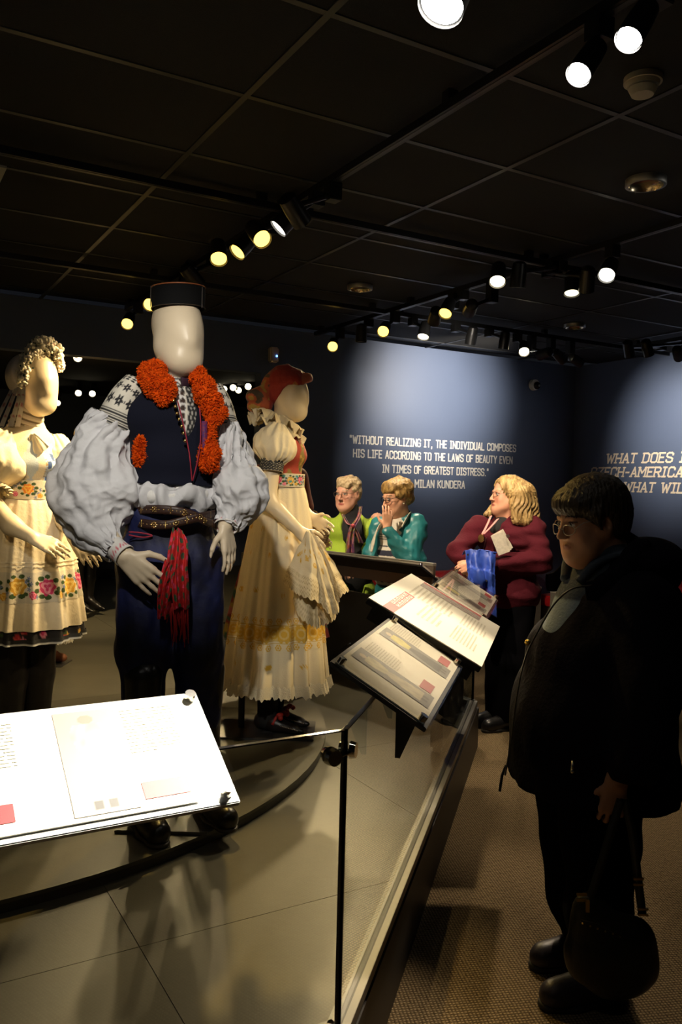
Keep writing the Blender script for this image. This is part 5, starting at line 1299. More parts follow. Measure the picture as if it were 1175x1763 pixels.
# ------------------------------------------------------------------ mannequins further back
def far_mannequin(name, lab, base, H, fw, parts):
    f = Fig(name, lab, 'mannequin', base, 'costume mannequins'); Z = np.array([0, 0, 1.]); fw = np.array(fw, float); fw /= np.linalg.norm(fw); la = np.cross(fw, Z); k = H/1.72; Rb = np.c_[la, fw, Z]
    S = SD((-.4, -.4, -.01), (.4, .4, H+.03), .013, fz=((.7*k, 1.1*k, .007), (H-.3, H+.03, .008)))
    c = Z*(H-.125*k); egg_head(S, c, fw, .98*k, .05); S.cone(c-Z*.08*k, Z*1.42*k, .043*k, .05*k, .03)
    S.ell(Z*1.32*k, (.17*k, .095*k, .10*k), .05, Rb); S.ell(Z*1.15*k, (.12*k, .09*k, .12*k), .05, Rb); S.ell(Z*.95*k, (.16*k, .12*k, .12*k), .05, Rb)
    for s in (-1, 1):
        S.chain([la*.08*s*k+Z*.9*k, la*.08*s*k+Z*.48*k, la*.08*s*k+Z*.08*k], [.08*k, .055*k, .04*k], .03)
        A = [la*.17*s*k+Z*1.36*k, la*.25*s*k+Z*1.1*k-fw*.02, la*.22*s*k+fw*.16*k+Z*.98*k]
        S.chain(A, [.048*k, .038*k, .026*k], .03); hand(S, A[-1], fw*.7-Z*.5+la*.1*s, -la*s, fw*.5+Z, .95*k, .4, .05)
    sd_obj('body', S, m_ivory_f, f.o, it=1)
    return f, fw, la, k, Rb
def simple_dress(f, fw, la, k, Rb, waist, hem, r1, skirt_mat, top_mat, colfn=None, seed=0):
    Z = np.array([0, 0, 1.]); S = SD((-.4, -.35, waist-.05), (.4, .35, 1.5*k), .01)
    S.cone(Z*1.42*k, Z*1.36*k, .07*k, .11*k, .04); S.ell(Z*1.31*k, (.19*k, .115*k, .11*k), .05, Rb); S.ell(Z*1.15*k, (.14*k, .115*k, .14*k), .05, Rb)
    for s in (-1, 1): S.cone(la*.19*s*k+Z*1.35*k, la*.24*s*k+Z*1.16*k, .075*k, .085*k, .03)
    S.disp(lambda X, Y, W: .006*vnoise(X, Y, W*.5, 45, seed)); S.half((0, 0, waist-.01), (0, 0, -1)); sd_obj('bodice', S, top_mat, f.o)
    P = ring_skirt((0, 0, waist), (0, 0, hem), .12*k, r1, 50, 200, 14, .06, seed, flare=.65); cc = None
    if colfn is not None:
        U, V = np.meshgrid(np.arange(200)/200*1.4, np.linspace(0, 1, 50)); cc = colfn(U, V)
    grid_mesh('skirt', P, skirt_mat, f.o, True, cc); return P
# golden bonnet and heeled boots, in the far gallery
q = atz(142, 1050, DZ); f, fw, la, k, Rb = far_mannequin('boot_mannequin', 'far mannequin in golden bonnet and black high heeled boots', q, 1.76, (.9, -.44, 0), None)
P = simple_dress(f, fw, la, k, Rb, 1.02, .62, .21, m_vc, m_cream, lambda U, V: np.where(((V > .9) & (np.sin(U*60) > -.6))[..., None], (.45,.02,.02), np.where((V > .8)[..., None], (.6,.4,.1), (.66,.56,.38))), 3)
S = SD((-.2, -.2, 1.5), (.2, .2, 1.85), .008); S.ell((0, 0, 1.665), (.098, .105, .105), .02, Rb); S.half(np.array([0, 0, 1.64])+fw*.035, fw-np.array([0, 0, .5])); sd_obj('bonnet', S, m_vc, f.o, lambda V: np.where((vnoise(V[:, 0], V[:, 1], V[:, 2], 120, 4) > .1)[:, None], (.42,.26,.05), (.07,.06,.02)))
Z = np.array([0, 0, 1.])
for s in (-1, 1):
    a = la*.08*s+Z*.10; S = SD((-.3, -.3, -.005), (.35, .3, .62), .007)
    S.cone(a+Z*.44, a+Z*.2, .075, .062, .02); S.cone(a+Z*.2, a+Z*.0, .062, .042, .02); S.cone(a+fw*.02-Z*.02, a+fw*.11-Z*.06, .04, .034, .03); S.cone(a+fw*.11-Z*.065, a+fw*.2-Z*.085, .030, .010, .02); S.cone(a-fw*.02-Z*.02, a-fw*.035-Z*.095, .03, .008, .01)
    S.half((0, 0, .002), (0, 0, -1)); sd_obj('high_heeled_boot', S, m_leather, f.o)
# child figure with moccasins, behind the bride
q = atz(72, 1142, DZ); f, fw, la, k, Rb = far_mannequin('child_mannequin', 'small mannequin with fringed hem and brown moccasins behind the bride', q, 1.32, (.9, -.44, 0), None)
P = simple_dress(f, fw, la, k, Rb, .78, .20, .19, M('white_cotton', (.7,.66,.56), .8, bump=(60,.3)), m_cream, None, 5)
rn = np.random.RandomState(2); mb = MB()
for i in range(0, 200, 1):
    for _ in range(2): e = P[-1, i]+rn.normal(size=3)*.003; mb.tube([e+Z*.01, e-Z*.02, e-Z*.045+rn.normal(size=3)*.004], .0028, 4)
tag(mb.obj('hem_fringe', MATS['white_cotton'], f.o), kind='stuff')
for s in (-1, 1):
    a = la*.07*s+Z*.055; S = SD((-.25, -.25, -.005), (.3, .25, .2), .006)
    S.cone(a-fw*.03-Z*.01, a+fw*.03-Z*.01, .038, .036, .02); S.cone(a+fw*.04-Z*.02, a+fw*.12-Z*.015, .036, .028, .03); S.ell(a+Z*.045, (.036, .036, .03), .01, op='sub'); S.half((0, 0, .001), (0, 0, -1)); sh = sd_obj('moccasin', S, M('brown_suede', (.22,.08,.035), .7, bump=(80,.2)), f.o)
    MB().tube(spl([a+la*.036+Z*.012, a+fw*.045+Z*.02, a-la*.036+Z*.012, a-fw*.05+Z*.012, a+la*.036+Z*.012], 20), .006, 6).obj('ankle_strap', m_leather, sh, True)
MB().box((.03, 0, .003), (.14, .11, .003)).obj('stand_plate', M('stand_steel', (.12,.12,.12), .3, .8), f.o)
# figure with a basket, half hidden behind the girl
q = atz(472, 1178, DZ); f, fw, la, k, Rb = far_mannequin('basket_mannequin', 'mannequin in patterned skirt half hidden behind the headscarf girl', q, 1.64, (.8, -.6, 0), None)
def patt(U, V):
    n = vnoise(U*1.0, V*.8, 0*U, 60, 3); m = vnoise(U, V*.8, 0*U, 90, 8); C = np.tile((.22,.03,.02), U.shape+(1,)); C[n > .4] = (.35,.24,.04); C[m > .55] = (.04,.1,.06); C[m < -.6] = (.4,.12,.1); return C
simple_dress(f, fw, la, k, Rb, .98, .30, .31, m_vc, M('rust_cloth', (.2,.05,.02), .8), patt, 6)
for s in (-1, 1):
    a = la*.08*s+Z*.07; S = SD((-.3, -.3, -.005), (.35, .3, .34), .008); S.cone(a+Z*.22, a, .055, .045, .02); S.cone(a, a+fw*.13-Z*.035, .04, .026, .03); S.half((0, 0, .001), (0, 0, -1)); sd_obj('shoe', S, m_leather, f.o)
bk = Fig('wicker_basket', 'small wicker basket hanging beside the cream skirt', 'basket', np.array(q)+np.array([0, 0, 0]))
c = f.p(546, 918, -.1); hb = .075; n = 30
for r_ in range(9):
    z = c[2]-.05+r_*.0105; rr = .052+.0025*r_; MB().tube([(c[0]+rr*1.15*math.cos(t)+.0, c[1]+rr*math.sin(t), z+.002*math.sin(t*15+r_*3.14)) for t in np.linspace(0, 2*math.pi, 60, endpoint=False)], .0052, 6, closed=True).obj('wicker_ring', M('wicker', (.42,.26,.12), .6, noise=(60,.7,(.2,.11,.05))), bk.o, True)
MB().cyl((c[0], c[1], c[2]-.055), (c[0], c[1], c[2]-.048), .056, .056, 30).obj('basket_base', MATS['wicker'], bk.o)
MB().tube(spl([(c[0]-.075, c[1], c[2]+.03), (c[0]-.055, c[1], c[2]+.10), (c[0]-.02, c[1], c[2]+.135), (c[0]+.02, c[1], c[2]+.10), (c[0]+.075, c[1], c[2]+.03)], 30), .005, 6).obj('handle', MATS['wicker'], bk.o, True)
# ------------------------------------------------------------------ visitors
SK = (.62, .34, .22)
def face_head(S, c, hf, tilt=0.0, sc=1.0, roll=0.0, jowl=0.0):
    hf = np.array(hf, float); hf[2] = 0; hf /= np.linalg.norm(hf); z = np.array([0, 0, 1.]); la = np.cross(hf, z)
    f = hf*math.cos(tilt)-z*math.sin(tilt); u = z*math.cos(tilt)+hf*math.sin(tilt); R = np.c_[la, f, u]; c = np.array(c, float)
    q = lambda a, b, d: c+(la*a+f*b+u*d)*sc
    S.ell(q(0, -.012, .032), np.array([.075,.094,.090])*sc, .02, R); S.ell(q(0, .028, -.03), np.array([.061,.060,.086])*sc, .03, R)
    for s in (-1, 1):
        S.cone(q(.054*s, -.005, -.035), q(.024*s, .058, -.098), (.024+jowl*.02)*sc, .019*sc, .025)
        S.ell(q(.040*s, .060, -.040), np.array([.022,.020,.024])*sc, .02, R)
        if jowl: S.ell(q(.036*s, .040, -.085), np.array([.026,.026,.026])*sc*(1+jowl), .03, R)
    S.ell(q(0, .070, -.103), np.array([.022,.018,.017])*sc, .02, R)
    if jowl: S.cone(q(0, .05, -.112), q(0, .0, -.135), .034*sc, .046*sc, .03)
    S.cone(q(-.032, .080, .012), q(.032, .080, .012), .010*sc, .010*sc, .014)
    for s in (-1, 1): S.ell(q(.031*s, .096, -.006), np.array([.017,.013,.010])*sc, .012, R, 'sub')
    for s in (-1, 1): S.ell(q(.031*s, .077, -.006), np.array([.0135,.0115,.0105])*sc, .002, R)
    S.cone(q(0, .086, .004), q(0, .108, -.040), .0075*sc, .0105*sc, .010)
    for s in (-1, 1): S.ell(q(.0105*s, .097, -.044), np.array([.008,.010,.007])*sc, .006, R)
    S.cone(q(-.019, .084, -.0705), q(.019, .084, -.0705), .0055*sc, .0055*sc, .006); S.cone(q(0, .088, -.069), q(0, .088, -.070), .006*sc, .006*sc, .006)
    S.cone(q(-.016, .083, -.080), q(.016, .083, -.080), .0058*sc, .0058*sc, .006)
    for s in (-1, 1):
        S.ell(q(.075*s, -.008, -.014), np.array([.010,.019,.031])*sc, .008, R); S.ell(q(.083*s, -.004, -.012), np.array([.006,.010,.017])*sc, .004, R, 'sub')
    return R
def skin_col(c, R, sc, base=SK, brow=(.16,.09,.05), blush=.5, lip=(.42,.12,.10)):
    def fn(V):
        L = (V-c)@R/sc; C = np.tile(np.array(base), (len(V), 1)).astype(float); x, y, z = L[:, 0], L[:, 1], L[:, 2]
        n = vnoise(V[:, 0], V[:, 1], V[:, 2], 120, 2)[:, None]; C *= 1+.06*n
        ck = np.exp(-((np.abs(x)-.038)**2+(z+.038)**2)/.0005)*(y > .03); C = C*(1-.35*blush*ck[:, None])+np.array((.62,.17,.13))*(.35*blush*ck[:, None])
        C[(np.abs(z+.0755) < .0085*(1-(x/.026)**2)) & (np.abs(x) < .024) & (y > .075)] = lip
        C[(np.abs(z+.0752) < .0012) & (np.abs(x) < .021) & (y > .07)] = (.10,.03,.03)
        ey = (((np.abs(x)-.031)/.0125)**2+((z+.006)/.0062)**2 < 1) & (y > .06); C[ey] = (.62,.58,.54)
        C[ey & ((np.abs(x)-.031)**2+(z+.006)**2 < .000026)] = (.03,.03,.03)
        C[(((np.abs(x)-.031)/.015)**2+((z-.001)/.003)**2 < 1) & (y > .06)] = (.10,.05,.04)
        C[(np.abs(z-.018-.0035*np.cos((np.abs(x)-.03)*90)) < .0032) & (np.abs(x) > .012) & (np.abs(x) < .05) & (y > .05)] = brow
        return C
    return fn
m_skin = M('skin', vcol=True, rough=.5, spec=.35, sss=.0, bump=(300,.05))
def glasses(parent, c, R, sc, rim=(.05,.03,.02), wd=.0235, ht=.018, drop=0.0, thick=.0011):
    la, f, u = R[:, 0], R[:, 1], R[:, 2]; q = lambda a, b, d: c+(la*a+f*b+u*d)*sc
    g = bpy.data.objects.new('eyeglasses', None); COL.objects.link(g); g.parent = parent
    mr = M('rim_%d' % int(rim[0]*1000), rim, .3, .6)
    for s in (-1, 1):
        ring = [q(s*.0325+wd*math.cos(t)*(1-.0*s), .103-.012*abs(math.cos(t))*(1 if math.cos(t)*s > 0 else .2), -.008-drop+ht*math.sin(t)*(1 if abs(math.sin(t)) < .8 else .96)) for t in np.linspace(0, 2*math.pi, 28, endpoint=False)]
        MB().tube(ring, thick*sc*1.2, 6, closed=True).obj('rim', mr, g, True)
        ce = np.mean(ring, 0); V = ring+[ce+f*.001]; n = len(ring)
        link('lens', mesh('lens', V, [(i, (i+1) % n, n) for i in range(n)]), glass_mat('lens_glass', (.95,.95,.95)), g, True)
        MB().tube([q(s*.0325+s*wd, .092, -.004-drop), q(s*.07, .07, -.0), q(s*.079, -.004, .006), q(s*.077, -.02, -.008)], thick*sc*1.2, 6).obj('temple_arm', mr, g, True)
    MB().tube([q(-.0325+wd, .104, -.006-drop), q(0, .110, -.002-drop), q(.0325-wd, .104, -.006-drop)], thick*sc*1.2, 6).obj('nose_bridge', mr, g, True)
def hair_mat(name, c1, c2, sc=60, stretch=(1, 1, .15)):
    return M(name, c1, .5, noise=(sc, .9, c2), bump=(sc*2, .6), stretch=stretch)
def shoe(f, a, dv, mat, L=.25, k=1.0):
    """a = ankle point; returns a low shoe with a sole"""
    a = np.array(a, float); dv = np.array(dv, float); dv /= np.linalg.norm(dv); Z = np.array([0, 0, 1.]); e = a+dv*.17
    S = SD(np.minimum(a, e)-np.array([.1, .1, .1]), np.maximum(a, e)+np.array([.1, .1, .08]), .006)
    S.cone(a-dv*.04-Z*.035, a+dv*.03-Z*.03, .042, .043, .03); S.cone(a+dv*.05-Z*.04, a+dv*.15-Z*.05, .043, .038, .04); S.cone(a+dv*.1-Z*.055, a+dv*.165-Z*.058, .044, .037, .03)
    S.half((0, 0, .016), (0, 0, -1)); o = sd_obj('shoe', S, mat, f.o)
    S = SD(np.minimum(a, e)-np.array([.1, .1, .1]), np.maximum(a, e)+np.array([.1, .1, .02]), .006)
    for i, j, r0, r1 in ((-.045, .03, .042, .038), (.03, .1, .038, .047), (.1, .17, .047, .038)): S.cone(a+dv*i-Z*.085, a+dv*j-Z*.085, r0, r1, .02)
    S.half((0, 0, .02), (0, 0, 1)); S.half((0, 0, .001), (0, 0, -1)); sd_obj('sole', S, M('rubber_sole', (.02,.018,.016), .6), o, it=0); return o
Zv = np.array([0, 0, 1.])

# ---- woman in the dark hooded coat
def build_coat_woman():
    f = Fig('person', 'woman in dark hooded coat with short dark hair reading the labels', 'person', atz(1010, 1700, 0), 'visitors')
    p = f.p; fw = np.array([-.94, -.34, 0]); la = np.cross(fw, Zv); Rb = np.c_[la, fw, Zv]
    S = SD((-.35, -.4, -.01), (.4, .45, 1.62), .012, fx=((-.16, .12, .0045),), fy=((-.16, .14, .0055),), fz=((1.28, 1.56, .004), (.48, .75, .006)))
    c = p(1014, 893, .0); sc = 1.0; R = face_head(S, c, fw, .14, sc, jowl=.25)
    S.cone(p(1030, 915, .02), p(1050, 985, .03), .066, .08, .03)
    S.ell(p(1050, 1060, .03), (.17, .13, .12), .06, Rb); S.ell(p(1030, 1200, .03), (.17, .15, .18), .06, Rb)
    S.chain([p(985, 1330, .12), p(985, 1500, .14), p(1010, 1605, .14)], [.09, .06, .045], .04); S.chain([p(1040, 1330, -.06), p(1030, 1520, -.06), p(1035, 1690, -.06)], [.09, .06, .045], .04)
    w_ = p(1062, 1345, -.24); S.chain([p(1090, 1040, -.15), p(1100, 1200, -.22), w_], [.06, .045, .03], .03)
    hand(S, w_, (-.1, .0, -1), (.2, 1, 0), (-1, -.1, 0), .95, .75, .02)
    S.chain([p(1010, 1040, .22), p(985, 1200, .26), p(975, 1320, .2)], [.05, .04, .03], .03); hand(S, p(975, 1320, .2), (-.1, 0, -1), (0, -1, 0), (-1, 0, 0), .95, .4, .02)
    sd_obj('body', S, m_skin, f.o, skin_col(c, R, sc, (.50,.26,.15), (.04,.03,.02), .3, (.36,.14,.09)), it=1)
    glasses(f.o, c, R, sc, (.5,.45,.38), drop=.012, ht=.016)
    # hair: short, full at the back, fringe over the brow
    S = SD((-.22, -.2, 1.30), (.2, .25, 1.66), .0055)
    S.ell(c-R[:, 1]*.018+Zv*.05, (.093, .112, .090), .02, R); S.ell(c-R[:, 1]*.06+Zv*.0, (.086, .078, .098), .03, R)
    S.ell(c+R[:, 1]*.06+Zv*.055, (.075, .055, .042), .03, R)
    for s in (-1, 1): S.cone(c+R[:, 0]*.078*s+R[:, 1]*.03+R[:, 2]*.02, c+R[:, 0]*.080*s+R[:, 1]*.012-R[:, 2]*.022, .022, .010, .02)
    S.ell(c+R[:, 1]*.115-R[:, 2]*.045, (.09, .075, .068), .01, R, 'sub')
    for s in (-1, 1): S.ell(c+R[:, 0]*.09*s-R[:, 1]*.004-R[:, 2]*.02, (.025, .020, .030), .008, R, 'sub')
    S.half(c-R[:, 2]*.088, -Zv)
    an = lambda X, Y: np.arctan2(Y-c[1], X-c[0]); S.disp(lambda X, Y, W: .0022*np.sin(40*an(X, Y)+3*np.sin(W*30)+4*vnoise(X, Y, W, 45, 3))+.0018*np.sin(83*an(X, Y)+4*vnoise(X, Y, W, 60, 4)))
    sd_obj('hair', S, hair_mat('dark_brown_hair', (.018,.011,.006), (.05,.032,.014)), f.o)
    # shirt
    S = SD((-.4, -.3, .75), (.3, .4, 1.42), .009)
    S.ell(p(1022, 1060, .03), (.12, .13, .15), .05, Rb); S.ell(p(1010, 1112, .03), (.12, .165, .12), .05, Rb); S.cone(p(1040, 965, .02), p(1040, 1010, .02), .085, .11, .04)
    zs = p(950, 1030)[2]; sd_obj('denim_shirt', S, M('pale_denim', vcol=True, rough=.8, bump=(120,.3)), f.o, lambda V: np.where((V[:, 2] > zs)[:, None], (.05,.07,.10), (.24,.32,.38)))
    for s in (-1, 1):
        MB().tube(spl([p(1052, 945, .02)+la*.085*s, p(1005, 965, 0)+la*.07*s, p(985, 1000, -.02)+la*.035*s], 16), [.012]*8+[.015]*8, 8).obj('shirt_collar', M('dark_denim', (.035,.05,.075), .8, bump=(120,.3)), f.o, True)
    # coat
    m_coat = M('black_plum_fleece', (.007,.006,.010), .95, spec=.1, bump=(70,.35))
    S = SD((-.55, -.5, .55), (.45, .5, 1.48), .0085)
    S.cone(p(1062, 968, .03), p(1065, 1015, .03), .11, .16, .04)
    S.ell(p(1065, 1050, .03), (.235, .165, .12), .06, Rb); S.ell(p(1034, 1120, .03), (.235, .215, .15), .07, Rb); S.ell(p(1020, 1220, .03), (.25, .235, .2), .08, Rb)
    S.cone(p(1018, 1280, .03), p(1022, 1352, .03), .255, .275, .06, flat=(la, 1.0))
    S.half(p(1020, 1352, 0), np.array([-.04, 0, -1])); S.half(p(880, 1360, 0), np.array([-.25, 0, -1]))
    # sleeve on the near side
    S.chain([p(1112, 1040, -.14), p(1122, 1180, -.22), p(1090, 1320, -.27)], [.095, .088, .075], .03); S.chain([p(1010, 1045, .24), p(980, 1200, .3), p(975, 1310, .22)], [.09, .08, .07], .03)
    S.ell(p(1085, 1372, -.27), (.06, .06, .05), .005, op='sub')
    # front opening
    S.cone(p(972, 958, -.04), p(926, 1035, -.03), .052, .032, .01, op='sub'); S.cone(p(926, 1035, -.03), p(888, 1095, -.03), .032, .03, .01, op='sub'); S.cone(p(888, 1095, -.03), p(862, 1165, -.02), .026, .012, .01, op='sub')
    S.ell(p(1040, 940, .02), (.085, .085, .08), .01, op='sub')
    S.disp(lambda X, Y, W: .008*vnoise(X, Y, W*.3, 28, 5)+.003*vnoise(X, Y, W*.5, 70, 6))
    coat = sd_obj('coat', S, m_coat, f.o)
    S = SD((-.1, -.3, 1.1), (.42, .35, 1.5), .0085)
    S.cone(p(1095, 965, -.05), p(1135, 972, .0), .07, .06, .04); S.cone(p(1120, 972, .08), p(1138, 975, .0), .075, .065, .05); S.ell(p(1105, 965, .02), (.12, .15, .062), .04); S.cone(p(1140, 985, 0), p(1150, 1000, 0), .05, .035, .03)
    S.ell(p(1060, 955, .02), (.085, .085, .10), .02, op='sub'); S.disp(lambda X, Y, W: .006*vnoise(X, Y, W, 35, 7)); sd_obj('hood', S, m_coat, coat)
    for s in (-1, 1):
        P = tube_grid(spl([p(1070, 945, .02)+la*.12*s-fw*.02, p(1040, 975, .0)+la*.125*s, p(1000, 1005, -.01)+la*.11*s, p(975, 1010, -.02)+la*.10*s], 24), np.linspace(.012, .008, 24), np.linspace(.045, .028, 24), 16, (0, 0, 1)); grid_mesh('coat_collar', P, m_coat, coat, True)
    MB().tube(spl([p(1020, 1008, -.14), p(985, 1014, -.14), p(955, 1040, -.125), p(928, 1085, -.12), p(906, 1130, -.12), p(892, 1190, -.11), p(880, 1280, -.1), p(870, 1335, -.1)], 40), .0028, 6).obj('zip_edge', M('zip_metal', (.1,.09,.07), .35, .8), coat, True)
    MB().ball(p(909, 1106, -.095), .009, 12, 8).obj('brass_pin', M('gold_pin', (.9,.6,.1), .2, 1.0), coat, True)
    mb = MB(); mb.tube([p(987, 1310, -.30), p(986, 1325, -.31)], .004, 6); mb.ball(p(986, 1328, -.31), .006, 8, 5); mb.obj('zip_pull', M('silver_metal', (.6,.58,.5), .25, 1.0), coat, True)
    MB().tube([p(872, 1318, -.03), p(865, 1335, -.04), p(861, 1362, -.04)], .0045, 6).obj('drawcord', m_black, coat)
    # trousers
    S = SD((-.4, -.4, .05), (.4, .4, .8), .009)
    for L_, r in (([p(990, 1320, .12), p(992, 1440, .13), p(998, 1540, .14), p(1014, 1618, .14)], (.125, .115, .095, .075)), ([p(1038, 1320, -.06), p(1034, 1450, -.06), p(1030, 1570, -.06), p(1038, 1700, -.06)], (.13, .115, .095, .08))): S.chain(L_, r, .03)
    S.disp(lambda X, Y, W: .006*vnoise(X, Y, W*.5, 40, 9)); S.half((0, 0, .055), (0, 0, -1)); sd_obj('trousers', S, M('black_trousers', (.0035,.0035,.005), .95, spec=.05, bump=(200,.1)), f.o)
    m_sh = M('dark_shoe_leather', (.03,.024,.03), .4, bump=(60,.1))
    a = p(1012, 1630, .14); a[2] = .09; shoe(f, a, (-1, -.25, 0), m_sh); a = p(1036, 1700, -.06); a[2] = .09; shoe(f, a, (-1, -.25, 0), m_sh)
    # handbag held on a long strap
    b = Fig('handbag', 'olive black leather handbag hanging from the coat woman hand', 'handbag', f.B); q = f.p; m_bag = M('olive_black_leather', (.020,.019,.011), .42, bump=(50,.15))
    S = SD((-.25, -.5, .02), (.35, 0, .46), .007)
    S.cone(q(1020, 1640, -.28), q(1085, 1650, -.28), .075, .085, .04, flat=(np.array([0, 1, 0]), .55)); S.cone(q(1015, 1575, -.28), q(1090, 1605, -.28), .045, .045, .03, flat=(np.array([0, 1, 0]), .6)); S.cone(q(1050, 1660, -.28), q(1058, 1672, -.28), .07, .07, .05, flat=(np.array([0, 1, 0]), .6)); S.cone(q(1012, 1560, -.28), q(1016, 1580, -.28), .025, .035, .03, flat=(np.array([0, 1, 0]), .6))
    S.disp(lambda X, Y, W: .003*vnoise(X, Y, W, 45, 3)); sd_obj('bag_body', S, m_bag, b.o)
    hp = q(1070, 1375, -.26)
    def strap(L_, wd=.011):
        C = spl(L_, 24); T = np.array([.9, -.4, 0]); grid_mesh('strap', np.array([C-T*wd, C-np.array([0, .003, 0]), C+T*wd]), m_bag, b.o, thick=.003)
    strap([hp, q(1050, 1440, -.28), q(1022, 1530, -.29), q(1005, 1568, -.29)]); strap([hp+np.array([.01, 0, 0]), q(1090, 1440, -.28), q(1100, 1520, -.29), q(1107, 1575, -.29)])
    m_b2 = M('dull_brass', (.5,.38,.12), .3, 1.0)
    for x, y in ((1100, 1518), (1108, 1570), (1002, 1545)):
        c_ = q(x, y, -.305); mb = MB(); mb.box(c_+Zv*.008, (.014, .003, .003)); mb.box(c_-Zv*.008, (.014, .003, .003)); mb.obj('buckle', m_b2, b.o)
    mb = MB()
    for i in range(7): mb.ball(q(1004+i*13, 1590+i*4.5, -.325), .003, 6, 4)
    tag(mb.obj('flap_studs', m_b2, b.o), kind='stuff')
    MB().box(q(1012, 1560, -.32), (.005, .004, .016)).obj('zip_tab', m_b2, b.o)
    MB().tube(spl([q(1000, 1585, -.325), q(1040, 1596, -.335), q(1085, 1618, -.332), q(1112, 1618, -.31)], 20), .003, 6).obj('flap_edge', m_bag, b.o)
build_coat_woman()

# ---- woman in maroon
def build_maroon_woman():
    f = Fig('person', 'woman with long blond hair in maroon jacket looking up to the left', 'person', atz(866, 1250, 0), 'visitors')
    p = f.p; fw = np.array([-.80, -.60, 0]); la = np.cross(fw, Zv); Rb = np.c_[la, fw, Zv]; hf = np.array([-.96, -.28, 0])
    S = SD((-.5, -.45, -.01), (.4, .4, 1.68), .012, fx=((-.32, .08, .005),), fy=((-.4, .1, .006),), fz=((.88, 1.12, .0055), (1.36, 1.64, .0045)))
    c = p(873, 852, 0); sc = 1.0; R = face_head(S, c, hf, -.10, sc, jowl=.18)
    S.cone(p(874, 868, .0), p(874, 905, .02), .06, .07, .03); S.ell(p(874, 930, .02), (.18, .12, .11), .06, Rb); S.ell(p(872, 1000, .02), (.17, .14, .18), .06, Rb)
    S.chain([p(865, 1040, .05), p(862, 1140, .05), p(860, 1235, .05)], [.09, .06, .042], .03); S.chain([p(888, 1040, -.06), p(880, 1140, -.06), p(872, 1240, -.06)], [.09, .06, .042], .03)
    wn = p(822, 975, -.22); S.chain([p(917, 912, -.04), p(928, 968, -.12), wn], [.055, .05, .032], .03); hand(S, wn, (-.95, -.15, -.1), (.3, .6, -.6), (-.2, -.3, .9), .95, .55, .02)
    wf = p(796, 968, -.14); S.chain([p(828, 908, .02), p(790, 950, -.06), wf], [.055, .045, .03], .03); hand(S, wf, (.35, -.5, -.8), (.7, .3, -.3), (.3, -.8, .3), .95, .5, .02)
    sd_obj('body', S, m_skin, f.o, skin_col(c, R, sc, (.66,.33,.22), (.3,.2,.1), 1.0), it=1)
    glasses(f.o, c, R, sc, (.10,.05,.03))
    # long wavy hair
    S = SD((-.28, -.28, 1.26), (.35, .32, 1.70), .006); A = R[:, 1]
    S.ell(c-A*.022+Zv*.045, (.096, .105, .088), .02, R); S.ell(c-A*.055-Zv*.01, (.105, .085, .11), .04, R)
    S.cone(p(893, 850, -.07), p(905, 895, -.08), .055, .045, .04); S.cone(p(905, 850, .0), p(916, 892, .0), .07, .055, .04); S.cone(p(888, 870, -.09), p(890, 896, -.10), .035, .03, .03); S.cone(p(875, 845, .09), p(850, 880, .09), .04, .03, .03); S.cone(p(850, 878, .08), p(838, 886, .06), .03, .02, .02)
    S.ell(c+A*.115-R[:, 2]*.02, (.075, .085, .105), .012, R, 'sub'); S.cone(p(852, 885, -.02), p(868, 905, -.03), .03, .03, .01, op='sub')
    S.disp(lambda X, Y, W: .004*np.sin(31*np.arctan2(Y-c[1], X-c[0]-.03)+5*np.sin(W*28+X*9)+3*vnoise(X, Y, W, 40, 3))+.003*np.sin(83*np.arctan2(Y-c[1], X-c[0]-.03)+10*np.sin(W*33)))
    sd_obj('hair', S, hair_mat('blond_hair', (.52,.36,.15), (.22,.13,.045), 45), f.o)
    # jacket
    m_mar = M('maroon_fleece', (.07,.0055,.013), .9, spec=.2, bump=(90,.3)); S = SD((-.45, -.5, .74), (.4, .42, 1.42), .008)
    S.cone(p(874, 893, .02), p(874, 912, .02), .09, .14, .04); S.ell(p(872, 930, .02), (.215, .145, .105), .06, Rb); S.ell(p(868, 980, .02), (.21, .175, .16), .06, Rb); S.ell(p(874, 1020, .02), (.23, .19, .14), .06, Rb)
    S.chain([p(918, 910, -.05), p(929, 965, -.13), p(850, 973, -.21)], [.082, .078, .056], .03); S.chain([p(826, 908, .02), p(789, 948, -.06), p(795, 962, -.12)], [.078, .066, .052], .03)
    S.cone(p(846, 888, -.13), p(836, 925, -.16), .05, .012, .008, op='sub'); S.ell(p(868, 880, 0), (.075, .075, .06), .01, op='sub'); S.half(p(870, 1042, 0), (0, 0, -1))
    S.disp(lambda X, Y, W: .008*vnoise(X*.5, Y*.5, W, 55, 4)+.003*vnoise(X, Y, W, 90, 5)); jk = sd_obj('jacket', S, m_mar, f.o)
    MB().tube(spl([p(838, 925, -.175), p(832, 950, -.185), p(828, 975, -.19)], 12), .003, 6).obj('zip_line', M('maroon_zip', (.05,.006,.01), .5), jk, True)
    S = SD((-.3, -.3, 1.2), (.2, .2, 1.45), .008); S.cone(p(868, 898, -.01), p(856, 912, -.05), .055, .045, .02); sd_obj('black_top', S, M('black_knit', (.01,.01,.012), .9), f.o)
    # trousers and shoes
    S = SD((-.35, -.35, .05), (.35, .35, .85), .009)
    for L_ in ([p(862, 1030, .06), p(862, 1140, .05), p(858, 1240, .05)], [p(892, 1030, -.05), p(886, 1140, -.06), p(876, 1245, -.06)]): S.chain(L_, (.115, .10, .085), .03)
    S.disp(lambda X, Y, W: .005*vnoise(X, Y, W*.5, 40, 2)); S.half((0, 0, .05), (0, 0, -1)); sd_obj('trousers', S, M('black_trousers', (.006,.006,.008), .9, spec=.2, bump=(200,.1)), f.o)
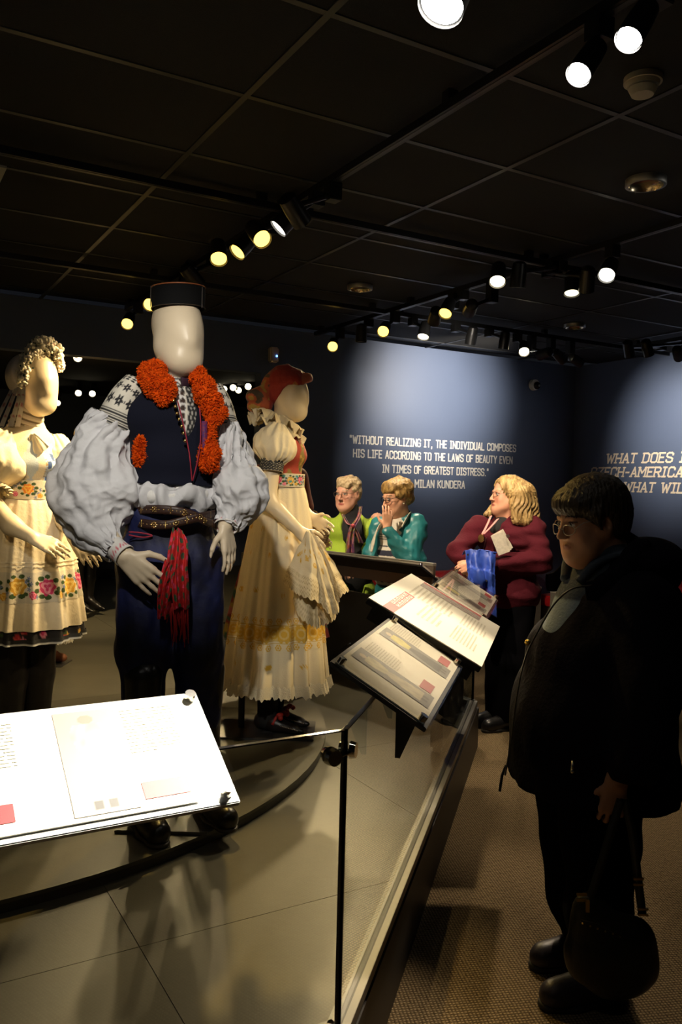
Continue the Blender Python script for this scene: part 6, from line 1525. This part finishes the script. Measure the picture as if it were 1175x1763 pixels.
    for x, y in ((857, .05), (876, -.06)): a = p(x, 1240, y); a[2] = .09; shoe(f, a, (-.9, -.45, 0), M('black_shoe', (.01,.01,.011), .3))
    # things she carries, each its own
    b = Fig('blue_jacket', 'bright blue jacket draped over the forearm of the maroon woman', 'jacket', f.B); nu, nv = 70, 70; top = spl([p(797, 955, -.27), p(815, 952, -.27), p(835, 949, -.27), p(857, 952, -.27)], nu); P = np.zeros((nv, nu, 3)); u = np.linspace(0, 1, nu)
    for j in range(nv):
        t = j/(nv-1); a = (t-.22)*2.6
        P[j] = top; P[j, :, 1] += .07*math.cos(min(max(a, -1.6), 1.3)+1.6)*1.0 if t < .5 else -.07*.97
        dz = .03*math.sin(min(t/.3, 1)*1.57)-max(t-.25, 0)*.42; P[j, :, 2] += dz; P[j, :, 1] += -.018*np.sin(u*15+2*np.sin(t*4))*min(t*2, 1)-.01; P[j, :, 0] += (.06*t*(.6-u))+.012*np.sin(u*9+t*5)*t
        P[j, :, 2] -= .10*t*np.clip((u-.25)/.75, 0, 1)**.6
    grid_mesh('cloth', crumple(P, .011, 30, 3), M('royal_blue_nylon', (.03,.075,.42), .45, bump=(40,.3)), b.o, thick=.004)
    S = SD((-.45, -.55, .6), (.2, .0, 1.0), .008); S.chain([p(838, 985, -.27), p(835, 1020, -.27), p(828, 1060, -.26)], [.06, .06, .045], .03); S.disp(lambda X, Y, W: .012*vnoise(X, Y, W*.4, 50, 3)); sd_obj('hanging_sleeve', S, M('royal_blue_dark', (.022,.05,.30), .5), b.o)
    for x, y in ((806, 955), (838, 1000)): MB().cyl(p(x, y, -.34), p(x, y, -.355), .006, .006, 12).obj('snap_button', m_black, b.o)
    n = Fig('folded_leaflet', 'folded white leaflets tucked under the maroon woman arm', 'leaflet', f.B); Rn = np.array(Matrix.Rotation(math.radians(-30), 3, 'Y'))
    for k in range(3):
        Rk = Rn @ np.array(Matrix.Rotation(.06*k, 3, 'Y')); MB().box(p(866-2*k, 932+2*k, -.235-.006*k), (.038, .0022, .066), Rk).obj('sheet', M('newsprint', (.62,.57,.48), .7, noise=(70,.4,(.35,.32,.28))), n.o)
    MB().box(p(875, 923, -.256), (.010, .0015, .010), Rn).obj('dark_print', M('dark_print', (.05,.02,.02), .7), n.o)
    md = Fig('medallion', 'round gold medallion on a pink ribbon around her neck', 'medallion', f.B); c2 = p(830, 927, -.235)
    MB().cyl(c2, c2+np.array([-.006, -.004, 0]), .026, .026, 28).obj('disc', M('gold_medal', (.6,.45,.22), .25, 1.0), md.o, smooth='auto')
    for a_, b_ in (((858, 893, -.16), (833, 920, -.225)), ((846, 888, -.12), (831, 920, -.225))):
        C = spl([p(*a_), (p(*a_)+p(*b_))/2+np.array([0, -.012, 0]), p(*b_)], 14); T = np.array([.9, -.3, .2])*.008; grid_mesh('ribbon', np.array([C-T, C+T]), M('pink_ribbon', (.6,.28,.27), .7), md.o, thick=.001)
build_maroon_woman()

# ---- woman in lime green
def build_green_woman():
    B = atd(602, 1150, 6.35); B[2] = 0; f = Fig('person', 'woman with short white hair in lime green jacket at the far rail', 'person', B, 'visitors')
    p = f.p; fw = np.array([-.25, -.97, 0]); la = np.cross(fw, Zv); Rb = np.c_[la, fw, Zv]; hf = np.array([-.55, -.83, 0])
    S = SD((-.4, -.45, -.01), (.4, .35, 1.70), .012, fx=((-.16, .16, .0055),), fy=((-.3, .12, .0065),), fz=((1.36, 1.64, .0045), (.82, 1.1, .0065)))
    c = p(599, 848, 0); sc = 1.08; R = face_head(S, c, hf, .06, sc, jowl=.15)
    S.cone(p(603, 868, .02), p(604, 898, .02), .058, .065, .03); S.ell(p(604, 915, .03), (.18, .11, .10), .06, Rb); S.ell(p(602, 980, .03), (.14, .10, .2), .06, Rb)
    for s, x in ((-1, 585), (1, 618)): S.chain([p(x, 1030, .03), p(x, 1110, .03), p(x, 1190, .03)], [.09, .06, .045], .03)
    for s, x in ((-1, 552), (1, 650)): w_ = p(602+s*26, 978, -.22); S.chain([p(x, 895, .03), p(602+s*54, 950, .0), w_], [.055, .045, .03], .03); hand(S, w_, (-s*.6, -.6, -.2), (0, .3, -1), (-s*.3, -.3, .8), .95, .5, .02)
    sd_obj('body', S, m_skin, f.o, skin_col(c, R, sc, (.64,.34,.24), (.4,.3,.2), .8), it=1); glasses(f.o, c, R, sc, (.30,.22,.15))
    S = SD((-.2, -.2, 1.36), (.2, .22, 1.74), .006); A = R[:, 1]; S.ell(c-A*.018+Zv*.05, (.092, .104, .086), .02, R); S.ell(c-A*.045+Zv*.005, (.088, .08, .09), .03, R); S.ell(c+A*.055+Zv*.075, (.07, .045, .036), .03, R)
    S.ell(c+A*.12-R[:, 2]*.035, (.085, .085, .085), .012, R, 'sub')
    for s in (-1, 1): S.ell(c+R[:, 0]*.09*s+A*.0-R[:, 2]*.025, (.02, .02, .03), .008, R, 'sub')
    S.half(c-R[:, 2]*.08, -Zv); S.disp(lambda X, Y, W: .006*vnoise(X, Y, W, 90, 2)+.003*vnoise(X, Y, W, 200, 3)); sd_obj('hair', S, hair_mat('white_blond_hair', (.66,.52,.32), (.36,.25,.13), 60, (1, 1, 1)), f.o)
    S = SD((-.4, -.4, .62), (.4, .38, 1.46), .009); S.cone(p(604, 885, .03), p(604, 905, .03), .085, .15, .04); S.ell(p(604, 915, .03), (.215, .135, .10), .06, Rb); S.ell(p(602, 960, .03), (.215, .165, .16), .06, Rb); S.ell(p(602, 1020, .03), (.21, .165, .16), .06, Rb)
    for s, x in ((-1, 556), (1, 648)): S.chain([p(x, 901, .03), p(602+s*50, 950, .0), p(602+s*32, 974, -.18)], [.066, .06, .05], .04)
    S.cone(p(604, 878, -.1), p(612, 960, -.16), .085, .07, .012, flat=(fw, 1.6), op='sub'); S.cone(p(612, 960, -.16), p(612, 1050, -.16), .07, .07, .012, flat=(fw, 1.6), op='sub'); S.disp(lambda X, Y, W: .007*vnoise(X, Y, W*.3, 45, 5))
    sd_obj('jacket', S, M('lime_corduroy', (.36,.52,.045), .85, wave=(45, .5, .25), bump=(120,.2)), f.o)
    S = SD((-.3, -.3, .7), (.3, .3, 1.5), .009); S.cone(p(603, 876, .01), p(604, 905, .02), .066, .09, .03); S.ell(p(604, 920, .025), (.19, .125, .115), .05, Rb); S.ell(p(603, 985, .02), (.18, .145, .22), .05, Rb); sd_obj('turtleneck', S, M('black_knit', (.01,.01,.012), .9), f.o)
    m_sf = M('silk_scarf', vcol=True, rough=.5, bump=(60,.3))
    def sfc(U, V):
        n = vnoise(U*1.2, V, 0*U, 14, 3); m = vnoise(U, V, 0*U, 22, 5); C = np.tile((.10,.035,.09), U.shape+(1,)); C[n > .3] = (.30,.07,.04); C[m > .5] = (.2,.2,.06); C[m < -.55] = (.32,.13,.16); return C
    for L_, w0 in (([(590, 885, -.12), (598, 900, -.17), (607, 905, -.2)], .018), ([(622, 872, -.05), (618, 890, -.14), (609, 905, -.2)], .018), ([(608, 905, -.2), (604, 925, -.2), (603, 952, -.19)], .034), ([(609, 905, -.2), (617, 922, -.19), (622, 935, -.17)], .02)):
        C = spl([p(*q) for q in L_], 40); wv = np.linspace(w0*.6, w0, 40)[:, None]; uu = np.linspace(-1, 1, 14); P = np.array([C+np.array([1, .0, 0])*wv*t+np.array([0, 1, 0])*(.010*math.sin(t*5)) for t in uu]); U, V = np.meshgrid(np.linspace(0, 1, 40), np.linspace(0, 1, 14)); grid_mesh('scarf', P, m_sf, f.o, False, sfc(U, V), thick=.002)
    MB().ball(p(608, 905, -.205), .015, 10, 8).obj('scarf_knot', M('scarf_red', (.42,.05,.07), .6), f.o, True)
    S = SD((-.3, -.3, .05), (.3, .3, .85), .01)
    for x in (585, 618): S.chain([p(x, 1030, .03), p(x, 1110, .03), p(x, 1190, .03)], (.11, .09, .08), .03)
    S.half((0, 0, .05), (0, 0, -1)); sd_obj('trousers', S, MATS['black_trousers'], f.o)
    for x in (585, 618): a = p(x, 1190, .03); a[2] = .09; shoe(f, a, fw, MATS['black_shoe'])
build_green_woman()

# ---- woman in teal
def build_teal_woman():
    B = atd(688, 1150, 5.95); B[2] = 0; f = Fig('person', 'woman in teal jacket and glasses with a hand at her mouth', 'person', B, 'visitors')
    p = f.p; fw = np.array([-.72, -.69, 0]); la = np.cross(fw, Zv); Rb = np.c_[la, fw, Zv]; hf = np.array([-.88, -.47, 0])
    S = SD((-.4, -.45, -.01), (.4, .35, 1.68), .012, fx=((-.16, .12, .005),), fy=((-.34, .12, .006),), fz=((1.18, 1.62, .0045), (.82, 1.1, .007)))
    c = p(683, 854, 0); sc = 1.04; R = face_head(S, c, hf, .22, sc, jowl=.12)
    S.cone(p(688, 868, .02), p(692, 902, .03), .058, .066, .03); S.ell(p(692, 925, .03), (.17, .11, .10), .06, Rb); S.ell(p(688, 985, .03), (.14, .10, .2), .06, Rb)
    for x, y in ((675, .08), (702, -.04)): S.chain([p(x, 1030, y), p(x, 1110, y), p(x, 1200, y)], [.09, .06, .045], .03)
    w_ = p(667, 908, -.20); S.chain([p(716, 905, -.04), p(700, 962, -.20), w_], [.055, .045, .028], .03); hand(S, w_, (.02, .1, 1), (-.25, .95, .1), (-.7, -.2, .2), .98, .32, .03)
    S.chain([p(655, 905, .08), p(640, 955, .05), p(655, 985, -.12)], [.05, .04, .03], .03); hand(S, p(655, 985, -.12), (-.4, -.8, 0), (0, 0, -1), (.8, 0, .3), .95, .4, .03)
    sd_obj('body', S, m_skin, f.o, skin_col(c, R, sc, (.66,.36,.23), (.2,.12,.06), .8), it=1); glasses(f.o, c, R, sc, (.02,.02,.025), thick=.0017)
    S = SD((-.2, -.2, 1.34), (.22, .24, 1.72), .006); A = R[:, 1]; S.ell(c-A*.02+Zv*.05, (.096, .108, .088), .02, R); S.ell(c-A*.06+Zv*.005, (.09, .08, .095), .03, R); S.ell(c+A*.06+Zv*.065, (.078, .05, .045), .03, R)
    for s in (-1, 1): S.cone(c+R[:, 0]*.08*s+A*.03+R[:, 2]*.02, c+R[:, 0]*.083*s+A*.01-R[:, 2]*.02, .022, .012, .02)
    S.ell(c+A*.12-R[:, 2]*.045, (.085, .085, .078), .012, R, 'sub')
    for s in (-1, 1): S.ell(c+R[:, 0]*.09*s-A*.006-R[:, 2]*.028, (.022, .020, .026), .008, R, 'sub')
    S.half(c-R[:, 2]*.09, -Zv); S.disp(lambda X, Y, W: .007*vnoise(X*.6, Y*.6, W, 75, 2)+.003*vnoise(X, Y, W, 170, 3)); sd_obj('hair', S, hair_mat('honey_hair', (.46,.29,.09), (.14,.075,.02), 55, (1, 1, .6)), f.o)
    MB().ball(c+R[:, 0]*-.08-R[:, 2]*.052, .006, 8, 6).obj('earring', M('silver_metal', (.6,.58,.5), .25, 1.0), f.o, True)
    m_t = M('teal_nylon', (.018,.17,.19), .38, bump=(35,.25)); S = SD((-.4, -.45, .68), (.4, .4, 1.44), .0085)
    S.cone(p(694, 893, .04), p(694, 910, .04), .08, .14, .04); S.ell(p(694, 922, .03), (.20, .13, .10), .06, Rb); S.ell(p(690, 965, .03), (.205, .16, .15), .06, Rb); S.ell(p(690, 1020, .03), (.205, .16, .15), .06, Rb)
    S.chain([p(717, 905, -.04), p(702, 960, -.20), p(668, 916, -.20)], [.082, .074, .046], .03); S.chain([p(654, 905, .08), p(640, 952, .05), p(650, 978, -.08)], [.07, .06, .05], .03)
    S.cone(p(668, 885, -.12), p(650, 960, -.16), .075, .055, .012, flat=(fw, 1.8), op='sub'); S.ell(p(687, 878, .0), (.08, .08, .06), .01, op='sub')
    S.disp(lambda X, Y, W: .0065*vnoise(X*.6, Y*.6, W, 60, 4)+.0025*vnoise(X, Y, W, 120, 6)); jk = sd_obj('jacket', S, m_t, f.o)
    m_l = M('pale_lining', (.58,.56,.46), .8)
    for L_ in ([(708, 882, .0), (701, 893, -.08), (692, 908, -.13)], [(672, 890, .06), (655, 905, -.02), (645, 925, -.06), (640, 950, -.09)]):
        C = spl([p(*q) for q in L_], 24); P = tube_grid(C, [.007]*24, .004+.030*np.sin(np.linspace(.1, 3.0, 24)), 14, (.4, -.2, 1)); grid_mesh('jacket_lining', P, m_l, jk, True)
    S = SD((-.35, -.35, .7), (.3, .3, 1.42), .008); S.ell(p(684, 920, .02), (.16, .12, .11), .05, Rb); S.ell(p(680, 975, .02), (.175, .155, .2), .05, Rb); S.cone(p(690, 893, .02), p(690, 905, .02), .062, .1, .03)
    z0 = p(650, 955)[2]
    def st(V):
        t = (V[:, 2]-z0); C = np.tile((.62,.58,.50), (len(V), 1)); C[(t < .07) & (t > -.5) & ((t*16 % 1) < .62)] = (.012,.014,.035); C[(t >= .10) & (t < .16) & ((t*55 % 1) < .5)] = (.04,.04,.05); return C
    sd_obj('striped_shirt', S, m_vc, f.o, st)
    S = SD((-.3, -.3, .05), (.3, .3, .85), .01)
    for x, y in ((675, .08), (702, -.04)): S.chain([p(x, 1030, y), p(x, 1110, y), p(x, 1200, y)], (.11, .09, .08), .03)
    S.half((0, 0, .05), (0, 0, -1)); sd_obj('trousers', S, MATS['black_trousers'], f.o)
    for x, y in ((675, .08), (702, -.04)): a = p(x, 1200, y); a[2] = .09; shoe(f, a, fw, MATS['black_shoe'])
build_teal_woman()
